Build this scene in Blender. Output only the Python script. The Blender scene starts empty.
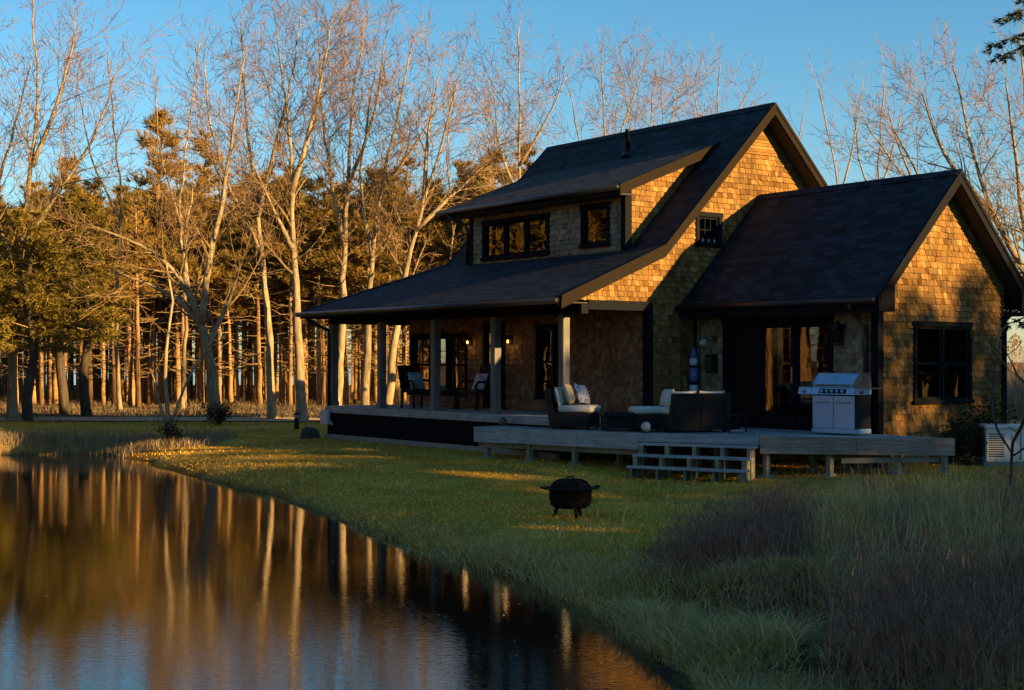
import bpy, math, random
import numpy as np
from mathutils import Vector, Matrix

# ------------------------------------------------------------------ scene, camera, sky, sun
SC = bpy.context.scene
COL = SC.collection
R = math.radians
rnd = random.Random(7)

CAM_Z = 1.86
cd = bpy.data.cameras.new('camera')
cam = bpy.data.objects.new('camera', cd)
COL.objects.link(cam)
cam.location = (0, 0, CAM_Z)
cam.rotation_euler = (R(90), 0, 0)
cd.sensor_width = 36.0
cd.lens = 50.68
cd.shift_y = 16.2 / 1024
cd.clip_end = 3000
SC.camera = cam

AL = R(35.916)                       # the house's long axis against the view axis
UD = (math.sin(AL), -math.cos(AL))   # local +u: out of the gables, to the right and nearer
VD = (math.cos(AL), math.sin(AL))    # local +v: to the right and farther
HX, HY = 2.72, 28.834
HROT = math.atan2(UD[1], UD[0])

SUN_EL = R(13.0)
SUN_OFF = R(23.0)
SH = (UD[0] * math.cos(SUN_OFF) + VD[0] * math.sin(SUN_OFF), UD[1] * math.cos(SUN_OFF) + VD[1] * math.sin(SUN_OFF))
w = bpy.data.worlds.new('World')
SC.world = w
w.use_nodes = True
nt = w.node_tree
sky = nt.nodes.new('ShaderNodeTexSky')
sky.sky_type = 'NISHITA'
sky.sun_disc = False
sky.sun_elevation = SUN_EL
sky.sun_rotation = math.atan2(SH[0], SH[1])
sky.altitude = 0
sky.air_density = 1.0
sky.dust_density = 0.3
sky.ozone_density = 3.0
hs = nt.nodes.new('ShaderNodeHueSaturation'); hs.inputs['Saturation'].default_value = 1.22; hs.inputs['Hue'].default_value = .49
nt.links.new(sky.outputs[0], hs.inputs['Color']); nt.links.new(hs.outputs[0], nt.nodes['Background'].inputs[0])
nt.nodes['Background'].inputs[1].default_value = 0.053

sd = bpy.data.lights.new('sun', 'SUN')
sun = bpy.data.objects.new('sun', sd)
COL.objects.link(sun)
sd.energy = 5.0
sd.angle = R(0.5)
sd.color = (1.0, 0.61, 0.21)
sdir = Vector((SH[0] * math.cos(SUN_EL), SH[1] * math.cos(SUN_EL), math.sin(SUN_EL)))
sun.rotation_euler = sdir.to_track_quat('Z', 'Y').to_euler()
sun.location = sdir * 200

SC.view_settings.view_transform = 'Standard'
SC.view_settings.look = 'None'
SC.view_settings.gamma = 1.0
SC.view_settings.exposure = 1.82
SC.cycles.max_bounces = 6
SC.cycles.diffuse_bounces = 2
SC.cycles.glossy_bounces = 3
SC.cycles.transmission_bounces = 4
SC.cycles.transparent_max_bounces = 8
SC.cycles.caustics_reflective = False
SC.cycles.caustics_refractive = False
try:
    SC.cycles.use_denoising = True
    SC.cycles.denoiser = 'OPENIMAGEDENOISE'
except Exception:
    pass

def W(u, v, z=0.0):
    return (HX + u * UD[0] + v * VD[0], HY + u * UD[1] + v * VD[1], z)

# ------------------------------------------------------------------ mesh helper
class MB:
    def __init__(s):
        s.v = []; s.f = []; s.m = []
    def poly(s, pts, m=0):
        i = len(s.v); s.v.extend([tuple(p) for p in pts]); s.f.append(tuple(range(i, i + len(pts)))); s.m.append(m)
    def add(s, vs, fs, m=0):
        i = len(s.v); s.v.extend(vs)
        for f in fs:
            s.f.append(tuple(i + k for k in f)); s.m.append(m)
    def box(s, a, b, m=0):
        x0, y0, z0 = a; x1, y1, z1 = b
        if x0 > x1: x0, x1 = x1, x0
        if y0 > y1: y0, y1 = y1, y0
        if z0 > z1: z0, z1 = z1, z0
        s.add([(x0,y0,z0),(x1,y0,z0),(x1,y1,z0),(x0,y1,z0),(x0,y0,z1),(x1,y0,z1),(x1,y1,z1),(x0,y1,z1)],
              [(0,3,2,1),(4,5,6,7),(0,1,5,4),(1,2,6,5),(2,3,7,6),(3,0,4,7)], m)
    def bbox(s, a, b, r=0.02, m=0):
        """box with its edges rounded off (chamfered)"""
        x0,y0,z0 = [min(a[i], b[i]) for i in range(3)]; x1,y1,z1 = [max(a[i], b[i]) for i in range(3)]
        r = min(r, (x1-x0)*.45, (y1-y0)*.45, (z1-z0)*.45)
        def ring(z, q):
            X0,X1,Y0,Y1 = x0+q,x1-q,y0+q,y1-q
            k = r
            return [(X0+k,Y0,z),(X1-k,Y0,z),(X1,Y0+k,z),(X1,Y1-k,z),(X1-k,Y1,z),(X0+k,Y1,z),(X0,Y1-k,z),(X0,Y0+k,z)]
        rings = [ring(z0, r*.6), ring(z0+r*.35, r*.15), ring(z0+r, 0), ring(z1-r, 0), ring(z1-r*.35, r*.15), ring(z1, r*.6)]
        vs = [p for q in rings for p in q]; fs = [tuple(range(7,-1,-1)), tuple(range(40,48))]
        for i in range(5):
            for j in range(8):
                fs.append((i*8+j, i*8+(j+1)%8, (i+1)*8+(j+1)%8, (i+1)*8+j))
        s.add(vs, fs, m)
    def prism(s, pts, off, m=0):
        """polygon pts extruded by vector off"""
        n = len(pts); q = [tuple(p[i]+off[i] for i in range(3)) for p in pts]
        vs = [tuple(p) for p in pts] + q
        fs = [tuple(range(n-1,-1,-1)), tuple(range(n, 2*n))]
        for i in range(n):
            j = (i+1) % n; fs.append((i, j, n+j, n+i))
        s.add(vs, fs, m)
    def bar(s, p, q, wd, ht, m=0, up=(0,0,1)):
        p = Vector(p); q = Vector(q); d = (q-p).normalized(); sx = d.cross(Vector(up))
        if sx.length < 1e-4: sx = d.cross(Vector((1,0,0)))
        sx.normalize(); sy = sx.cross(d)
        a = sx*wd/2; b = sy*ht/2
        vs = [tuple(k) for k in (p-a-b,p+a-b,p+a+b,p-a+b,q-a-b,q+a-b,q+a+b,q-a+b)]
        s.add(vs, [(3,2,1,0),(4,5,6,7),(0,1,5,4),(1,2,6,5),(2,3,7,6),(3,0,4,7)], m)
    def tube(s, pts, rad, n=8, m=0, cap=True):
        k = len(pts); i0 = len(s.v); up = None
        P = [Vector(p) for p in pts]
        for i in range(k):
            d = (P[min(i+1,k-1)] - P[max(i-1,0)])
            if d.length < 1e-9: d = Vector((0,0,1))
            d.normalize()
            if up is None:
                up = Vector((1,0,0)) if abs(d.x) < .8 else Vector((0,1,0))
            a = d.cross(up)
            if a.length < 1e-5: a = d.cross(Vector((0,1,.1)))
            a.normalize(); b = a.cross(d); up = b
            r = rad[i] if hasattr(rad, '__len__') else rad
            for j in range(n):
                t = 2*math.pi*j/n; c = math.cos(t)*r; e = math.sin(t)*r
                s.v.append((P[i].x+a.x*c+b.x*e, P[i].y+a.y*c+b.y*e, P[i].z+a.z*c+b.z*e))
        for i in range(k-1):
            for j in range(n):
                l = (j+1) % n
                s.f.append((i0+i*n+j, i0+i*n+l, i0+(i+1)*n+l, i0+(i+1)*n+j)); s.m.append(m)
        if cap and n > 3:
            s.f.append(tuple(i0+j for j in range(n-1,-1,-1))); s.m.append(m)
            s.f.append(tuple(i0+(k-1)*n+j for j in range(n))); s.m.append(m)
    def lathe(s, prof, c=(0,0,0), n=24, m=0, axis='z'):
        pts = []
        for r, z in prof:
            for j in range(n):
                t = 2*math.pi*j/n
                x, y = r*math.cos(t), r*math.sin(t)
                q = (x, y, z) if axis == 'z' else ((x, z, y) if axis == 'y' else (z, x, y))
                pts.append((c[0]+q[0], c[1]+q[1], c[2]+q[2]))
        fs = []
        for i in range(len(prof)-1):
            for j in range(n):
                l = (j+1) % n; fs.append((i*n+j, i*n+l, (i+1)*n+l, (i+1)*n+j))
        fs.append(tuple(range(n-1,-1,-1))); fs.append(tuple((len(prof)-1)*n+j for j in range(n)))
        s.add(pts, fs, m)
    def build(s, name, mats, parent=None, smooth=False, loc=None, rotz=0.0):
        if not isinstance(mats, (list, tuple)): mats = [mats]
        me = bpy.data.meshes.new(name)
        me.from_pydata(s.v, [], s.f)
        for k in mats: me.materials.append(k)
        if len(mats) > 1: me.polygons.foreach_set('material_index', s.m)
        finish(me, smooth)
        o = bpy.data.objects.new(name, me); COL.objects.link(o)
        if parent is not None: o.parent = parent
        if loc is not None: o.location = loc
        o.rotation_euler = (0, 0, rotz)
        return o

def finish(me, smooth=False):
    """metre-sized UVs laid along each face (u level, v up the slope)"""
    nl = len(me.loops); npoly = len(me.polygons)
    if npoly == 0: return
    uvl = me.uv_layers.new(name='UVMap')
    co = np.empty(len(me.vertices)*3, np.float32); me.vertices.foreach_get('co', co); co = co.reshape(-1,3)
    vi = np.empty(nl, np.int32); me.loops.foreach_get('vertex_index', vi)
    no = np.empty(npoly*3, np.float32); me.polygons.foreach_get('normal', no); no = no.reshape(-1,3)
    lt = np.empty(npoly, np.int32); me.polygons.foreach_get('loop_total', lt)
    pn = np.repeat(no, lt, axis=0)
    t = np.stack([-pn[:,1], pn[:,0], np.zeros(nl)], 1); L = np.linalg.norm(t, axis=1)
    flat = L < .05
    t[~flat] /= L[~flat][:,None]; t[flat] = (1,0,0)
    b = np.cross(pn, t); b[flat] = (0,1,0)
    c = co[vi]
    uv = np.stack([(c*t).sum(1), (c*b).sum(1)], 1).astype(np.float32)
    uvl.data.foreach_set('uv', uv.ravel())
    if smooth: me.polygons.foreach_set('use_smooth', np.ones(npoly, bool))
    me.update()

def np_mesh(name, V, F, mat, parent=None):
    """V (n,3), F (m,k) numpy -> one object"""
    me = bpy.data.meshes.new(name); n = len(V); m, k = F.shape
    me.vertices.add(n); me.vertices.foreach_set('co', V.astype(np.float32).ravel())
    me.loops.add(m*k); me.loops.foreach_set('vertex_index', F.astype(np.int32).ravel())
    me.polygons.add(m); me.polygons.foreach_set('loop_start', np.arange(0, m*k, k, dtype=np.int32))
    me.update(calc_edges=True); me.validate()
    me.materials.append(mat)
    o = bpy.data.objects.new(name, me); COL.objects.link(o)
    if parent: o.parent = parent
    return o

def tag(o, label=None, cat=None, group=None, kind=None):
    if label: o['label'] = label
    if cat: o['category'] = cat
    if group: o['group'] = group
    if kind: o['kind'] = kind
    return o
def thing(name, label, cat, loc=(0,0,0), rotz=0.0, group=None):
    o = bpy.data.objects.new(name, None); COL.objects.link(o)
    o.empty_display_size = .2
    o.location = loc; o.rotation_euler = (0,0,rotz)
    return tag(o, label, cat, group)
def copy_tree(o, parent=None):
    c = o.copy(); COL.objects.link(c)
    if parent is not None: c.parent = parent
    for ch in list(o.children): copy_tree(ch, c)
    return c

# ------------------------------------------------------------------ materials
class NT:
    def __init__(s, name):
        s.mat = bpy.data.materials.new(name); s.mat.use_nodes = True
        s.t = s.mat.node_tree; s.b = s.t.nodes['Principled BSDF']
    def n(s, typ, **kw):
        x = s.t.nodes.new('ShaderNode'+typ)
        for k, v in kw.items():
            if k.startswith('i_'):
                x.inputs[k[2:].replace('_', ' ')].default_value = v
            else: setattr(x, k, v)
        return x
    def l(s, a, b): s.t.links.new(a, b)
    def uv(s, scale=(1,1,1), obj=False, geo=False):
        tc = s.n('TexCoord'); mp = s.n('Mapping'); mp.inputs['Scale'].default_value = scale
        s.l(tc.outputs['Object' if obj else 'UV'], mp.inputs[0]); return mp.outputs[0]
    def noise(s, vec, scale=5, detail=4, rough=.55, dist=0):
        x = s.n('TexNoise'); x.inputs['Scale'].default_value = scale; x.inputs['Detail'].default_value = detail
        x.inputs['Roughness'].default_value = rough; x.inputs['Distortion'].default_value = dist
        if vec is not None: s.l(vec, x.inputs['Vector'])
        return x.outputs['Fac']
    def ramp(s, fac, stops):
        x = s.n('ValToRGB'); e = x.color_ramp.elements
        while len(e) < len(stops): e.new(.5)
        for k, (p, c) in zip(e, stops):
            k.position = p; k.color = (*c, 1) if len(c) == 3 else c
        s.l(fac, x.inputs[0]); return x.outputs[0]
    def mix(s, a, b, fac, mode='MIX'):
        x = s.n('Mix', data_type='RGBA', blend_type=mode)
        if hasattr(fac, 'is_output'): s.l(fac, x.inputs[0])
        else: x.inputs[0].default_value = fac
        for v, i in ((a, 6), (b, 7)):
            if hasattr(v, 'is_output'): s.l(v, x.inputs[i])
            else: x.inputs[i].default_value = (*v, 1)
        return x.outputs[2]
    def math(s, op, a, b=0.0):
        x = s.n('Math', operation=op)
        for v, i in ((a, 0), (b, 1)):
            if hasattr(v, 'is_output'): s.l(v, x.inputs[i])
            else: x.inputs[i].default_value = v
        return x.outputs[0]
    def island(s): return s.n('NewGeometry').outputs['Random Per Island']
    def objrand(s): return s.n('ObjectInfo').outputs['Random']
    def bump(s, h, strength=.5, dist=.02):
        x = s.n('Bump'); x.inputs['Strength'].default_value = strength; x.inputs['Distance'].default_value = dist
        s.l(h, x.inputs['Height']); s.l(x.outputs[0], s.b.inputs['Normal'])
    def col(s, c):
        if hasattr(c, 'is_output'): s.l(c, s.b.inputs['Base Color'])
        else: s.b.inputs['Base Color'].default_value = (*c, 1)
    def set(s, rough=.7, metal=0, spec=None):
        s.b.inputs['Roughness'].default_value = rough; s.b.inputs['Metallic'].default_value = metal
        if spec is not None: s.b.inputs['Specular IOR Level'].default_value = spec
        return s.mat

M = {}
def plain(name, c, rough=.6, metal=0, spec=None, var=.25, scale=6.0, bump=.1):
    t = NT(name); f = t.noise(t.uv(obj=True), scale, 5)
    t.col(t.mix(tuple(x*(1-var) for x in c), tuple(min(1, x*(1+var)) for x in c), f))
    if bump: t.bump(t.noise(t.uv(obj=True), scale*8, 3), bump, .01)
    M[name] = t.set(rough, metal, spec)

# cedar wall shingles: each shingle is its own island
t = NT('cedar_shingle'); isl = t.island()
c = t.ramp(isl, [(0,(.12,.068,.026)),(.2,(.21,.122,.044)),(.5,(.29,.172,.060)),(.75,(.20,.122,.050)),(1,(.38,.24,.095))])
st = t.noise(t.uv((14,2.2,1)), 3.0, 5, .65)
c = t.mix(c, t.ramp(st, [(.35,(.45,.42,.38)),(.65,(1.12,1.1,1.08))]), .75, 'MULTIPLY')
big = t.noise(t.uv((1.6,.5,1)), .9, 5, .6)
c = t.mix(c, t.ramp(big, [(.35,(.50,.51,.53)),(.65,(1.18,1.10,1.0))]), .75, 'MULTIPLY')
t.col(c); t.bump(st, .45, .010); M['shingle'] = t.set(.9, 0, .06)

# greyer shingle for the patio wall and dormer front
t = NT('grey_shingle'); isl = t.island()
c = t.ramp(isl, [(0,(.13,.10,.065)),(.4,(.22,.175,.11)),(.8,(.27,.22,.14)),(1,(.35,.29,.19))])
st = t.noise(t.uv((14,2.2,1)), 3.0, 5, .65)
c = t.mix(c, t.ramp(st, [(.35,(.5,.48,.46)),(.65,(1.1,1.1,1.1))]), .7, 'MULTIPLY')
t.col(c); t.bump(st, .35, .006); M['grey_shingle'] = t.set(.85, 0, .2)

# reddish shingle under the porch
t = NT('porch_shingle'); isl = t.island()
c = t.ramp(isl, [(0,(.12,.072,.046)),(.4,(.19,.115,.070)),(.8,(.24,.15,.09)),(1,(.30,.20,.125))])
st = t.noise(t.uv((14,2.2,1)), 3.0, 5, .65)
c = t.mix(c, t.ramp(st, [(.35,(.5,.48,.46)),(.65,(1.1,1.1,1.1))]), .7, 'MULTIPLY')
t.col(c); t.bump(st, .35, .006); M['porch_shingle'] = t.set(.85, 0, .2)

# asphalt roof shingle
def roofmat(name, base):
    t = NT(name); uv = t.uv((1,1,1))
    br = t.n('TexBrick'); t.l(uv, br.inputs['Vector'])
    br.offset = .5
    br.inputs['Scale'].default_value = 1.0; br.inputs['Brick Width'].default_value = .31; br.inputs['Row Height'].default_value = .135
    br.inputs['Mortar Size'].default_value = .009; br.inputs['Mortar Smooth'].default_value = .3; br.inputs['Bias'].default_value = .0
    br.inputs['Color1'].default_value = (*[x*.40 for x in base],1); br.inputs['Color2'].default_value = (*[x*1.9 for x in base],1)
    br.inputs['Mortar'].default_value = (*[x*.15 for x in base],1)
    gr = t.noise(uv, 90, 3); bg = t.noise(uv, 1.1, 5, .65, .5)
    c = t.mix(br.outputs['Color'], t.ramp(gr, [(.3,(.6,.6,.6)),(.7,(1.35,1.35,1.35))]), .8, 'MULTIPLY')
    c = t.mix(c, t.ramp(bg, [(.3,(.7,.7,.72)),(.7,(1.25,1.22,1.2))]), .8, 'MULTIPLY')
    t.col(c)
    sep = t.n('SeparateXYZ'); t.l(uv, sep.inputs[0])
    saw = t.math('FRACT', t.math('DIVIDE', sep.outputs[1], .135))
    h = t.math('ADD', t.math('MULTIPLY', t.math('SUBTRACT', 1.0, saw), 1.0), t.math('MULTIPLY', gr, .25))
    h = t.math('SUBTRACT', h, t.math('MULTIPLY', br.outputs['Fac'], .4))
    t.bump(h, .9, .012); M[name] = t.set(.78, 0, .25)
roofmat('roof', (.012,.0155,.025))
roofmat('dormer_lit_shingle', (.030,.026,.025))  # lighter and browner than the main roof: grazing sun put into the colour

def woodmat(name, cols, along='u', rough=.75, scale=1.0, bump=.4):
    t = NT(name); sc = (1.2,26,26) if along == 'u' else (26,1.2,26)
    g = t.noise(t.uv(sc), 1.0*scale, 6, .65, .6); g2 = t.noise(t.uv((1,1,1)), 2.3, 4); isl = t.island()
    c = t.ramp(g, [(.28,cols[0]),(.55,cols[1]),(.8,cols[2])])
    c = t.mix(c, t.ramp(g2, [(.3,(.62,.62,.64)),(.7,(1.2,1.2,1.18))]), .8, 'MULTIPLY')
    c = t.mix(c, t.ramp(isl, [(0,(.78,.78,.78)),(1,(1.15,1.15,1.15))]), .9, 'MULTIPLY')
    kn = t.n('TexVoronoi'); kn.inputs['Scale'].default_value = 1.0
    t.l(t.uv((1.6,6,1) if along == 'u' else (6,1.6,1)), kn.inputs['Vector'])
    c = t.mix(c, t.ramp(kn.outputs['Distance'], [(.05,(.25,.22,.2)),(.12,(1,1,1))]), .8, 'MULTIPLY')
    t.col(c); t.bump(g, bump, .006); M[name] = t.set(rough, 0, .3)
woodmat('deck_wood', [(.17,.19,.205),(.31,.335,.355),(.43,.455,.48)])
woodmat('post_wood', [(.07,.07,.068),(.15,.15,.145),(.22,.22,.21)], along='v')
woodmat('worn_red_wood', [(.14,.105,.085),(.27,.215,.185),(.37,.33,.30)])
woodmat('pale_timber', [(.13,.135,.10),(.21,.215,.165),(.28,.28,.22)])
plain('dark_trim', (.016,.012,.009), .85, spec=.06, var=.12, bump=.05)
plain('navy_trim', (.008,.009,.013), .85, spec=.06, var=.15, bump=.05)
plain('skirt_board', (.005,.006,.010), .85, spec=.05, var=.3)
plain('soffit', (.012,.011,.010), .8)
plain('interior', (.045,.038,.032), .9)
plain('interior_floor', (.16,.10,.055), .5)
plain('concrete', (.20,.21,.19), .9, var=.3)
plain('black_metal', (.009,.009,.011), .55, 0, spec=.2, var=.2)
plain('rusty_iron', (.007,.006,.006), .85, 0, spec=.1, var=.5, scale=14)
plain('gutter_metal', (.016,.016,.020), .35, .4)
plain('steel', (.29,.45,.66), .42, .35, var=.05, scale=3, bump=.02)
plain('steel_dark', (.22,.22,.23), .35, .9, var=.1)
plain('generator_shell', (.58,.58,.56), .45, var=.06, bump=.02)
plain('dark_slot', (.008,.008,.008), .9, spec=.08)
plain('white_plastic', (.36,.38,.40), .4, var=.06, bump=.02)
plain('stone', (.035,.036,.028), .9, var=.4)
plain('blue_paint', (.10,.11,.32), .45, var=.2)
plain('pale_paint', (.45,.50,.58), .45, var=.15)
plain('blind', (.50,.46,.36), .8)
plain('copper_ball', (.12,.075,.05), .6)

def fabric(name, c, pat=None):
    t = NT(name); uv = t.uv((1,1,1), obj=True)
    f = t.noise(uv, 7, 4); cc = t.mix(tuple(x*.82 for x in c), tuple(min(1,x*1.1) for x in c), f)
    if pat:
        v = t.n('TexVoronoi', feature='F1'); v.inputs['Scale'].default_value = 9
        t.l(uv, v.inputs['Vector'])
        p = t.noise(uv, 11, 3, .6, 1.5)
        cc = t.mix(cc, pat[0], t.ramp(p, [(.52,(0,0,0)),(.57,(1,1,1))]))
        cc = t.mix(cc, pat[1], t.ramp(v.outputs['Distance'], [(.16,(1,1,1)),(.22,(0,0,0))]))
    t.col(cc); t.bump(t.noise(uv, 160, 2), .3, .003); M[name] = t.set(.95, 0, .1)
fabric('cushion', (.52,.52,.48)); fabric('beige_pillow', (.55,.43,.31))
fabric('blue_pattern', (.60,.60,.60), ((.08,.16,.36),(.30,.12,.10)))
fabric('blue_pillow_fabric', (.24,.36,.46), ((.05,.12,.22),(.55,.58,.6)))
fabric('violet_pattern', (.50,.46,.52), ((.10,.08,.25),(.35,.10,.10)))

t = NT('wicker'); uv = t.uv((1,1,1))
wv = t.n('TexWave', wave_type='BANDS', bands_direction='X'); wv.inputs['Scale'].default_value = 22; wv.inputs['Distortion'].default_value = .6
t.l(uv, wv.inputs['Vector'])
wh = t.n('TexWave', wave_type='BANDS', bands_direction='Y'); wh.inputs['Scale'].default_value = 34; wh.inputs['Distortion'].default_value = .6
t.l(uv, wh.inputs['Vector'])
hh = t.math('MULTIPLY', wv.outputs['Fac'], wh.outputs['Fac'])
t.col(t.ramp(hh, [(0,(.004,.003,.004)),(.6,(.015,.010,.013)),(1,(.026,.019,.023))])); t.bump(hh, .8, .008); M['wicker'] = t.set(.6, 0, .35)

# window glass: a clear pane with its reflection
def glassmat(name, tint, ior, k=1.0):
    m = bpy.data.materials.new(name); m.use_nodes = True; nt = m.node_tree
    for x in list(nt.nodes): nt.nodes.remove(x)
    out = nt.nodes.new('ShaderNodeOutputMaterial'); mx = nt.nodes.new('ShaderNodeMixShader')
    tr = nt.nodes.new('ShaderNodeBsdfTransparent'); gl = nt.nodes.new('ShaderNodeBsdfGlossy'); fr = nt.nodes.new('ShaderNodeFresnel')
    tr.inputs[0].default_value = (*tint, 1); gl.inputs['Roughness'].default_value = .01
    gl.inputs['Color'].default_value = (k,k,k,1)
    nz = nt.nodes.new('ShaderNodeTexNoise'); nz.inputs['Scale'].default_value = 1.6
    tc = nt.nodes.new('ShaderNodeTexCoord'); nt.links.new(tc.outputs['Object'], nz.inputs['Vector'])
    bp = nt.nodes.new('ShaderNodeBump'); bp.inputs['Strength'].default_value = .03; bp.inputs['Distance'].default_value = .05
    nt.links.new(nz.outputs['Fac'], bp.inputs['Height']); nt.links.new(bp.outputs[0], gl.inputs['Normal'])
    fr.inputs['IOR'].default_value = ior
    nt.links.new(fr.outputs[0], mx.inputs[0]); nt.links.new(tr.outputs[0], mx.inputs[1]); nt.links.new(gl.outputs[0], mx.inputs[2])
    nt.links.new(mx.outputs[0], out.inputs[0]); M[name] = m
glassmat('glass', (.86,.89,.86), 1.65)
glassmat('clear_glass', (.93,.94,.92), 2.9)

def emit(name, c, s):
    t = NT(name); t.col(c); t.b.inputs['Emission Color'].default_value = (*c,1); t.b.inputs['Emission Strength'].default_value = s; M[name] = t.set(.4)
emit('lit_bulb', (1.0,.36,.06), 1.6)

def barkmat(name, cols, sc=(9,9,1.6)):
    t = NT(name); tc = t.uv(sc, obj=True)
    g = t.noise(tc, 1.6, 6, .65, .4); g2 = t.noise(t.uv((1,1,1), obj=True), .9, 3)
    c = t.ramp(g, [(.3,cols[0]),(.55,cols[1]),(.8,cols[2])])
    c = t.mix(c, t.ramp(g2, [(.35,(.72,.7,.68)),(.65,(1.15,1.12,1.1))]), .7, 'MULTIPLY')
    r = t.objrand(); c = t.mix(c, t.ramp(r, [(0,(.75,.75,.75)),(1,(1.15,1.12,1.08))]), .8, 'MULTIPLY')
    t.col(c); t.bump(g, .7, .03); M[name] = t.set(.9, 0, .15)
barkmat('pine_bark', [(.15,.09,.045),(.34,.215,.105),(.48,.32,.17)])
barkmat('pale_bark', [(.10,.08,.052),(.30,.245,.16),(.48,.41,.29)])
barkmat('branch_bark', [(.14,.098,.055),(.27,.20,.11),(.37,.29,.17)])
barkmat('dark_bark', [(.035,.03,.026),(.075,.062,.052),(.13,.11,.09)])
t = NT('twig'); r = t.island()
t.col(t.ramp(r, [(0,(.12,.070,.045)),(.6,(.21,.135,.075)),(1,(.29,.21,.115))])); M['twig'] = t.set(.85, 0, .15)

def leafmat(name, stops, trans=.25):
    t = NT(name); r = t.island(); c = t.ramp(r, stops)
    o = t.objrand(); c = t.mix(c, t.ramp(o, [(0,(.7,.75,.7)),(1,(1.2,1.1,1.0))]), .8, 'MULTIPLY')
    t.col(c); t.set(.75, 0, .2)
    nt = t.t; tl = t.n('BsdfTranslucent'); mx = t.n('MixShader'); mx.inputs[0].default_value = trans
    nt.links.new(c, tl.inputs[0]); nt.links.new(t.b.outputs[0], mx.inputs[1]); nt.links.new(tl.outputs[0], mx.inputs[2])
    nt.links.new(mx.outputs[0], nt.nodes['Material Output'].inputs[0]); M[name] = t.mat
leafmat('pine_needle', [(0,(.12,.10,.02)),(.4,(.24,.175,.038)),(.8,(.32,.21,.052)),(1,(.34,.19,.055))])
leafmat('hemlock_needle', [(0,(.07,.07,.013)),(.5,(.16,.135,.024)),(1,(.24,.18,.035))])
leafmat('spruce_needle', [(0,(.018,.028,.014)),(1,(.045,.055,.022))])
leafmat('shrub_leaf', [(0,(.018,.024,.012)),(.7,(.035,.042,.02)),(1,(.06,.05,.03))])
leafmat('lawn_blade', [(0,(.42,.25,.026)),(.4,(.62,.38,.045)),(.75,(.76,.49,.08)),(1,(.84,.62,.18))])
leafmat('bank_blade', [(0,(.28,.19,.06)),(.5,(.54,.39,.15)),(.85,(.72,.56,.26)),(1,(.82,.68,.38))], .35)
leafmat('dry_blade', [(0,(.34,.22,.08)),(.4,(.55,.39,.16)),(.8,(.68,.53,.24)),(1,(.80,.66,.35))], .35)
leafmat('weed_stem', [(0,(.16,.075,.055)),(.5,(.31,.165,.12)),(1,(.46,.28,.20))], .25)
leafmat('reed_blade', [(0,(.18,.115,.08)),(.5,(.33,.24,.16)),(1,(.48,.38,.25))])
leafmat('brush_blade', [(0,(.16,.11,.07)),(.5,(.25,.18,.12)),(1,(.33,.27,.18))])

# water
t = NT('pond_water'); t.col((.012,.010,.006)); t.b.inputs['IOR'].default_value = 2.3
tc = t.uv((1,1,1), obj=True)
n1 = t.noise(t.uv((1.0,2.6,1), obj=True), 1.9, 4, .6, .5); n2 = t.noise(t.uv((1.2,2.4,1), obj=True), 12.0, 3, .55)
pat = t.noise(t.uv((.10,.16,1), obj=True), 1.0, 2)
amp = t.ramp(pat, [(.40,(.30,.30,.30)),(.60,(1,1,1))])
h = t.math('ADD', t.math('MULTIPLY', n1, .55), t.math('MULTIPLY', t.math('MULTIPLY', n2, 1.35), amp))
t.bump(h, .03, .026); t.b.inputs['Specular IOR Level'].default_value = .5; M['water'] = t.set(.015)
t = NT('lake_water'); t.col((.03,.05,.07)); M['lake'] = t.set(.15)

# ground
t = NT('ground'); tc = t.uv((1,1,1), obj=True)
a = t.noise(tc, .55, 5, .6); b2 = t.noise(tc, 6, 5, .7); d3 = t.noise(tc, 40, 3)
c = t.ramp(a, [(.3,(.26,.16,.02)),(.5,(.46,.29,.04)),(.7,(.60,.41,.08))])
c = t.mix(c, t.ramp(b2, [(.3,(.5,.5,.45)),(.7,(1.3,1.25,1.2))]), .8, 'MULTIPLY')
sp = t.n('SeparateXYZ'); tcn = t.n('TexCoord'); t.l(tcn.outputs['Object'], sp.inputs[0])
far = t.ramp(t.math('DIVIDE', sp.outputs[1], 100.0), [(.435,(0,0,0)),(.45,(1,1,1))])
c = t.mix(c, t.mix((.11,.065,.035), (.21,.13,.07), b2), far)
low = t.ramp(sp.outputs[2], [(.0,(1,1,1)),(.04,(0,0,0))])
mp = t.n('MapRange'); mp.inputs['From Min'].default_value = -.46; mp.inputs['From Max'].default_value = -.31
t.l(sp.outputs[2], mp.inputs[0])
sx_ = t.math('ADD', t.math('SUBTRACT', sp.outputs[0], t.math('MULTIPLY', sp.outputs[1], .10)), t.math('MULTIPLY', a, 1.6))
gap_shade = t.math('MULTIPLY', t.ramp(sx_, [(.55,(0,0,0)),(.95,(1,1,1))]), t.ramp(t.math('DIVIDE', sp.outputs[1], 100.0), [(.155,(1,1,1)),(.19,(0,0,0))]))
c = t.mix(c, t.mix((.030,.021,.013), (.085,.060,.035), b2), gap_shade)  # near bank ground painted darker for the shade in gaps between tufts
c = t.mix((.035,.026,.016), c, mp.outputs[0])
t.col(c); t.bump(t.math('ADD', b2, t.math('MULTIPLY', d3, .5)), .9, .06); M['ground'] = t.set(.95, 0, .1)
t = NT('gravel'); tc = t.uv((1,1,1), obj=True); a = t.noise(tc, 25, 4); b2 = t.noise(tc, .8, 4)
c = t.mix(t.ramp(a, [(.3,(.34,.24,.14)),(.7,(.54,.41,.26))]), t.ramp(b2, [(.3,(.7,.68,.6)),(.7,(1.1,1.1,1.1))]), .8, 'MULTIPLY')
t.col(c); t.bump(a, .5, .02); M['gravel'] = t.set(.95)

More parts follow.
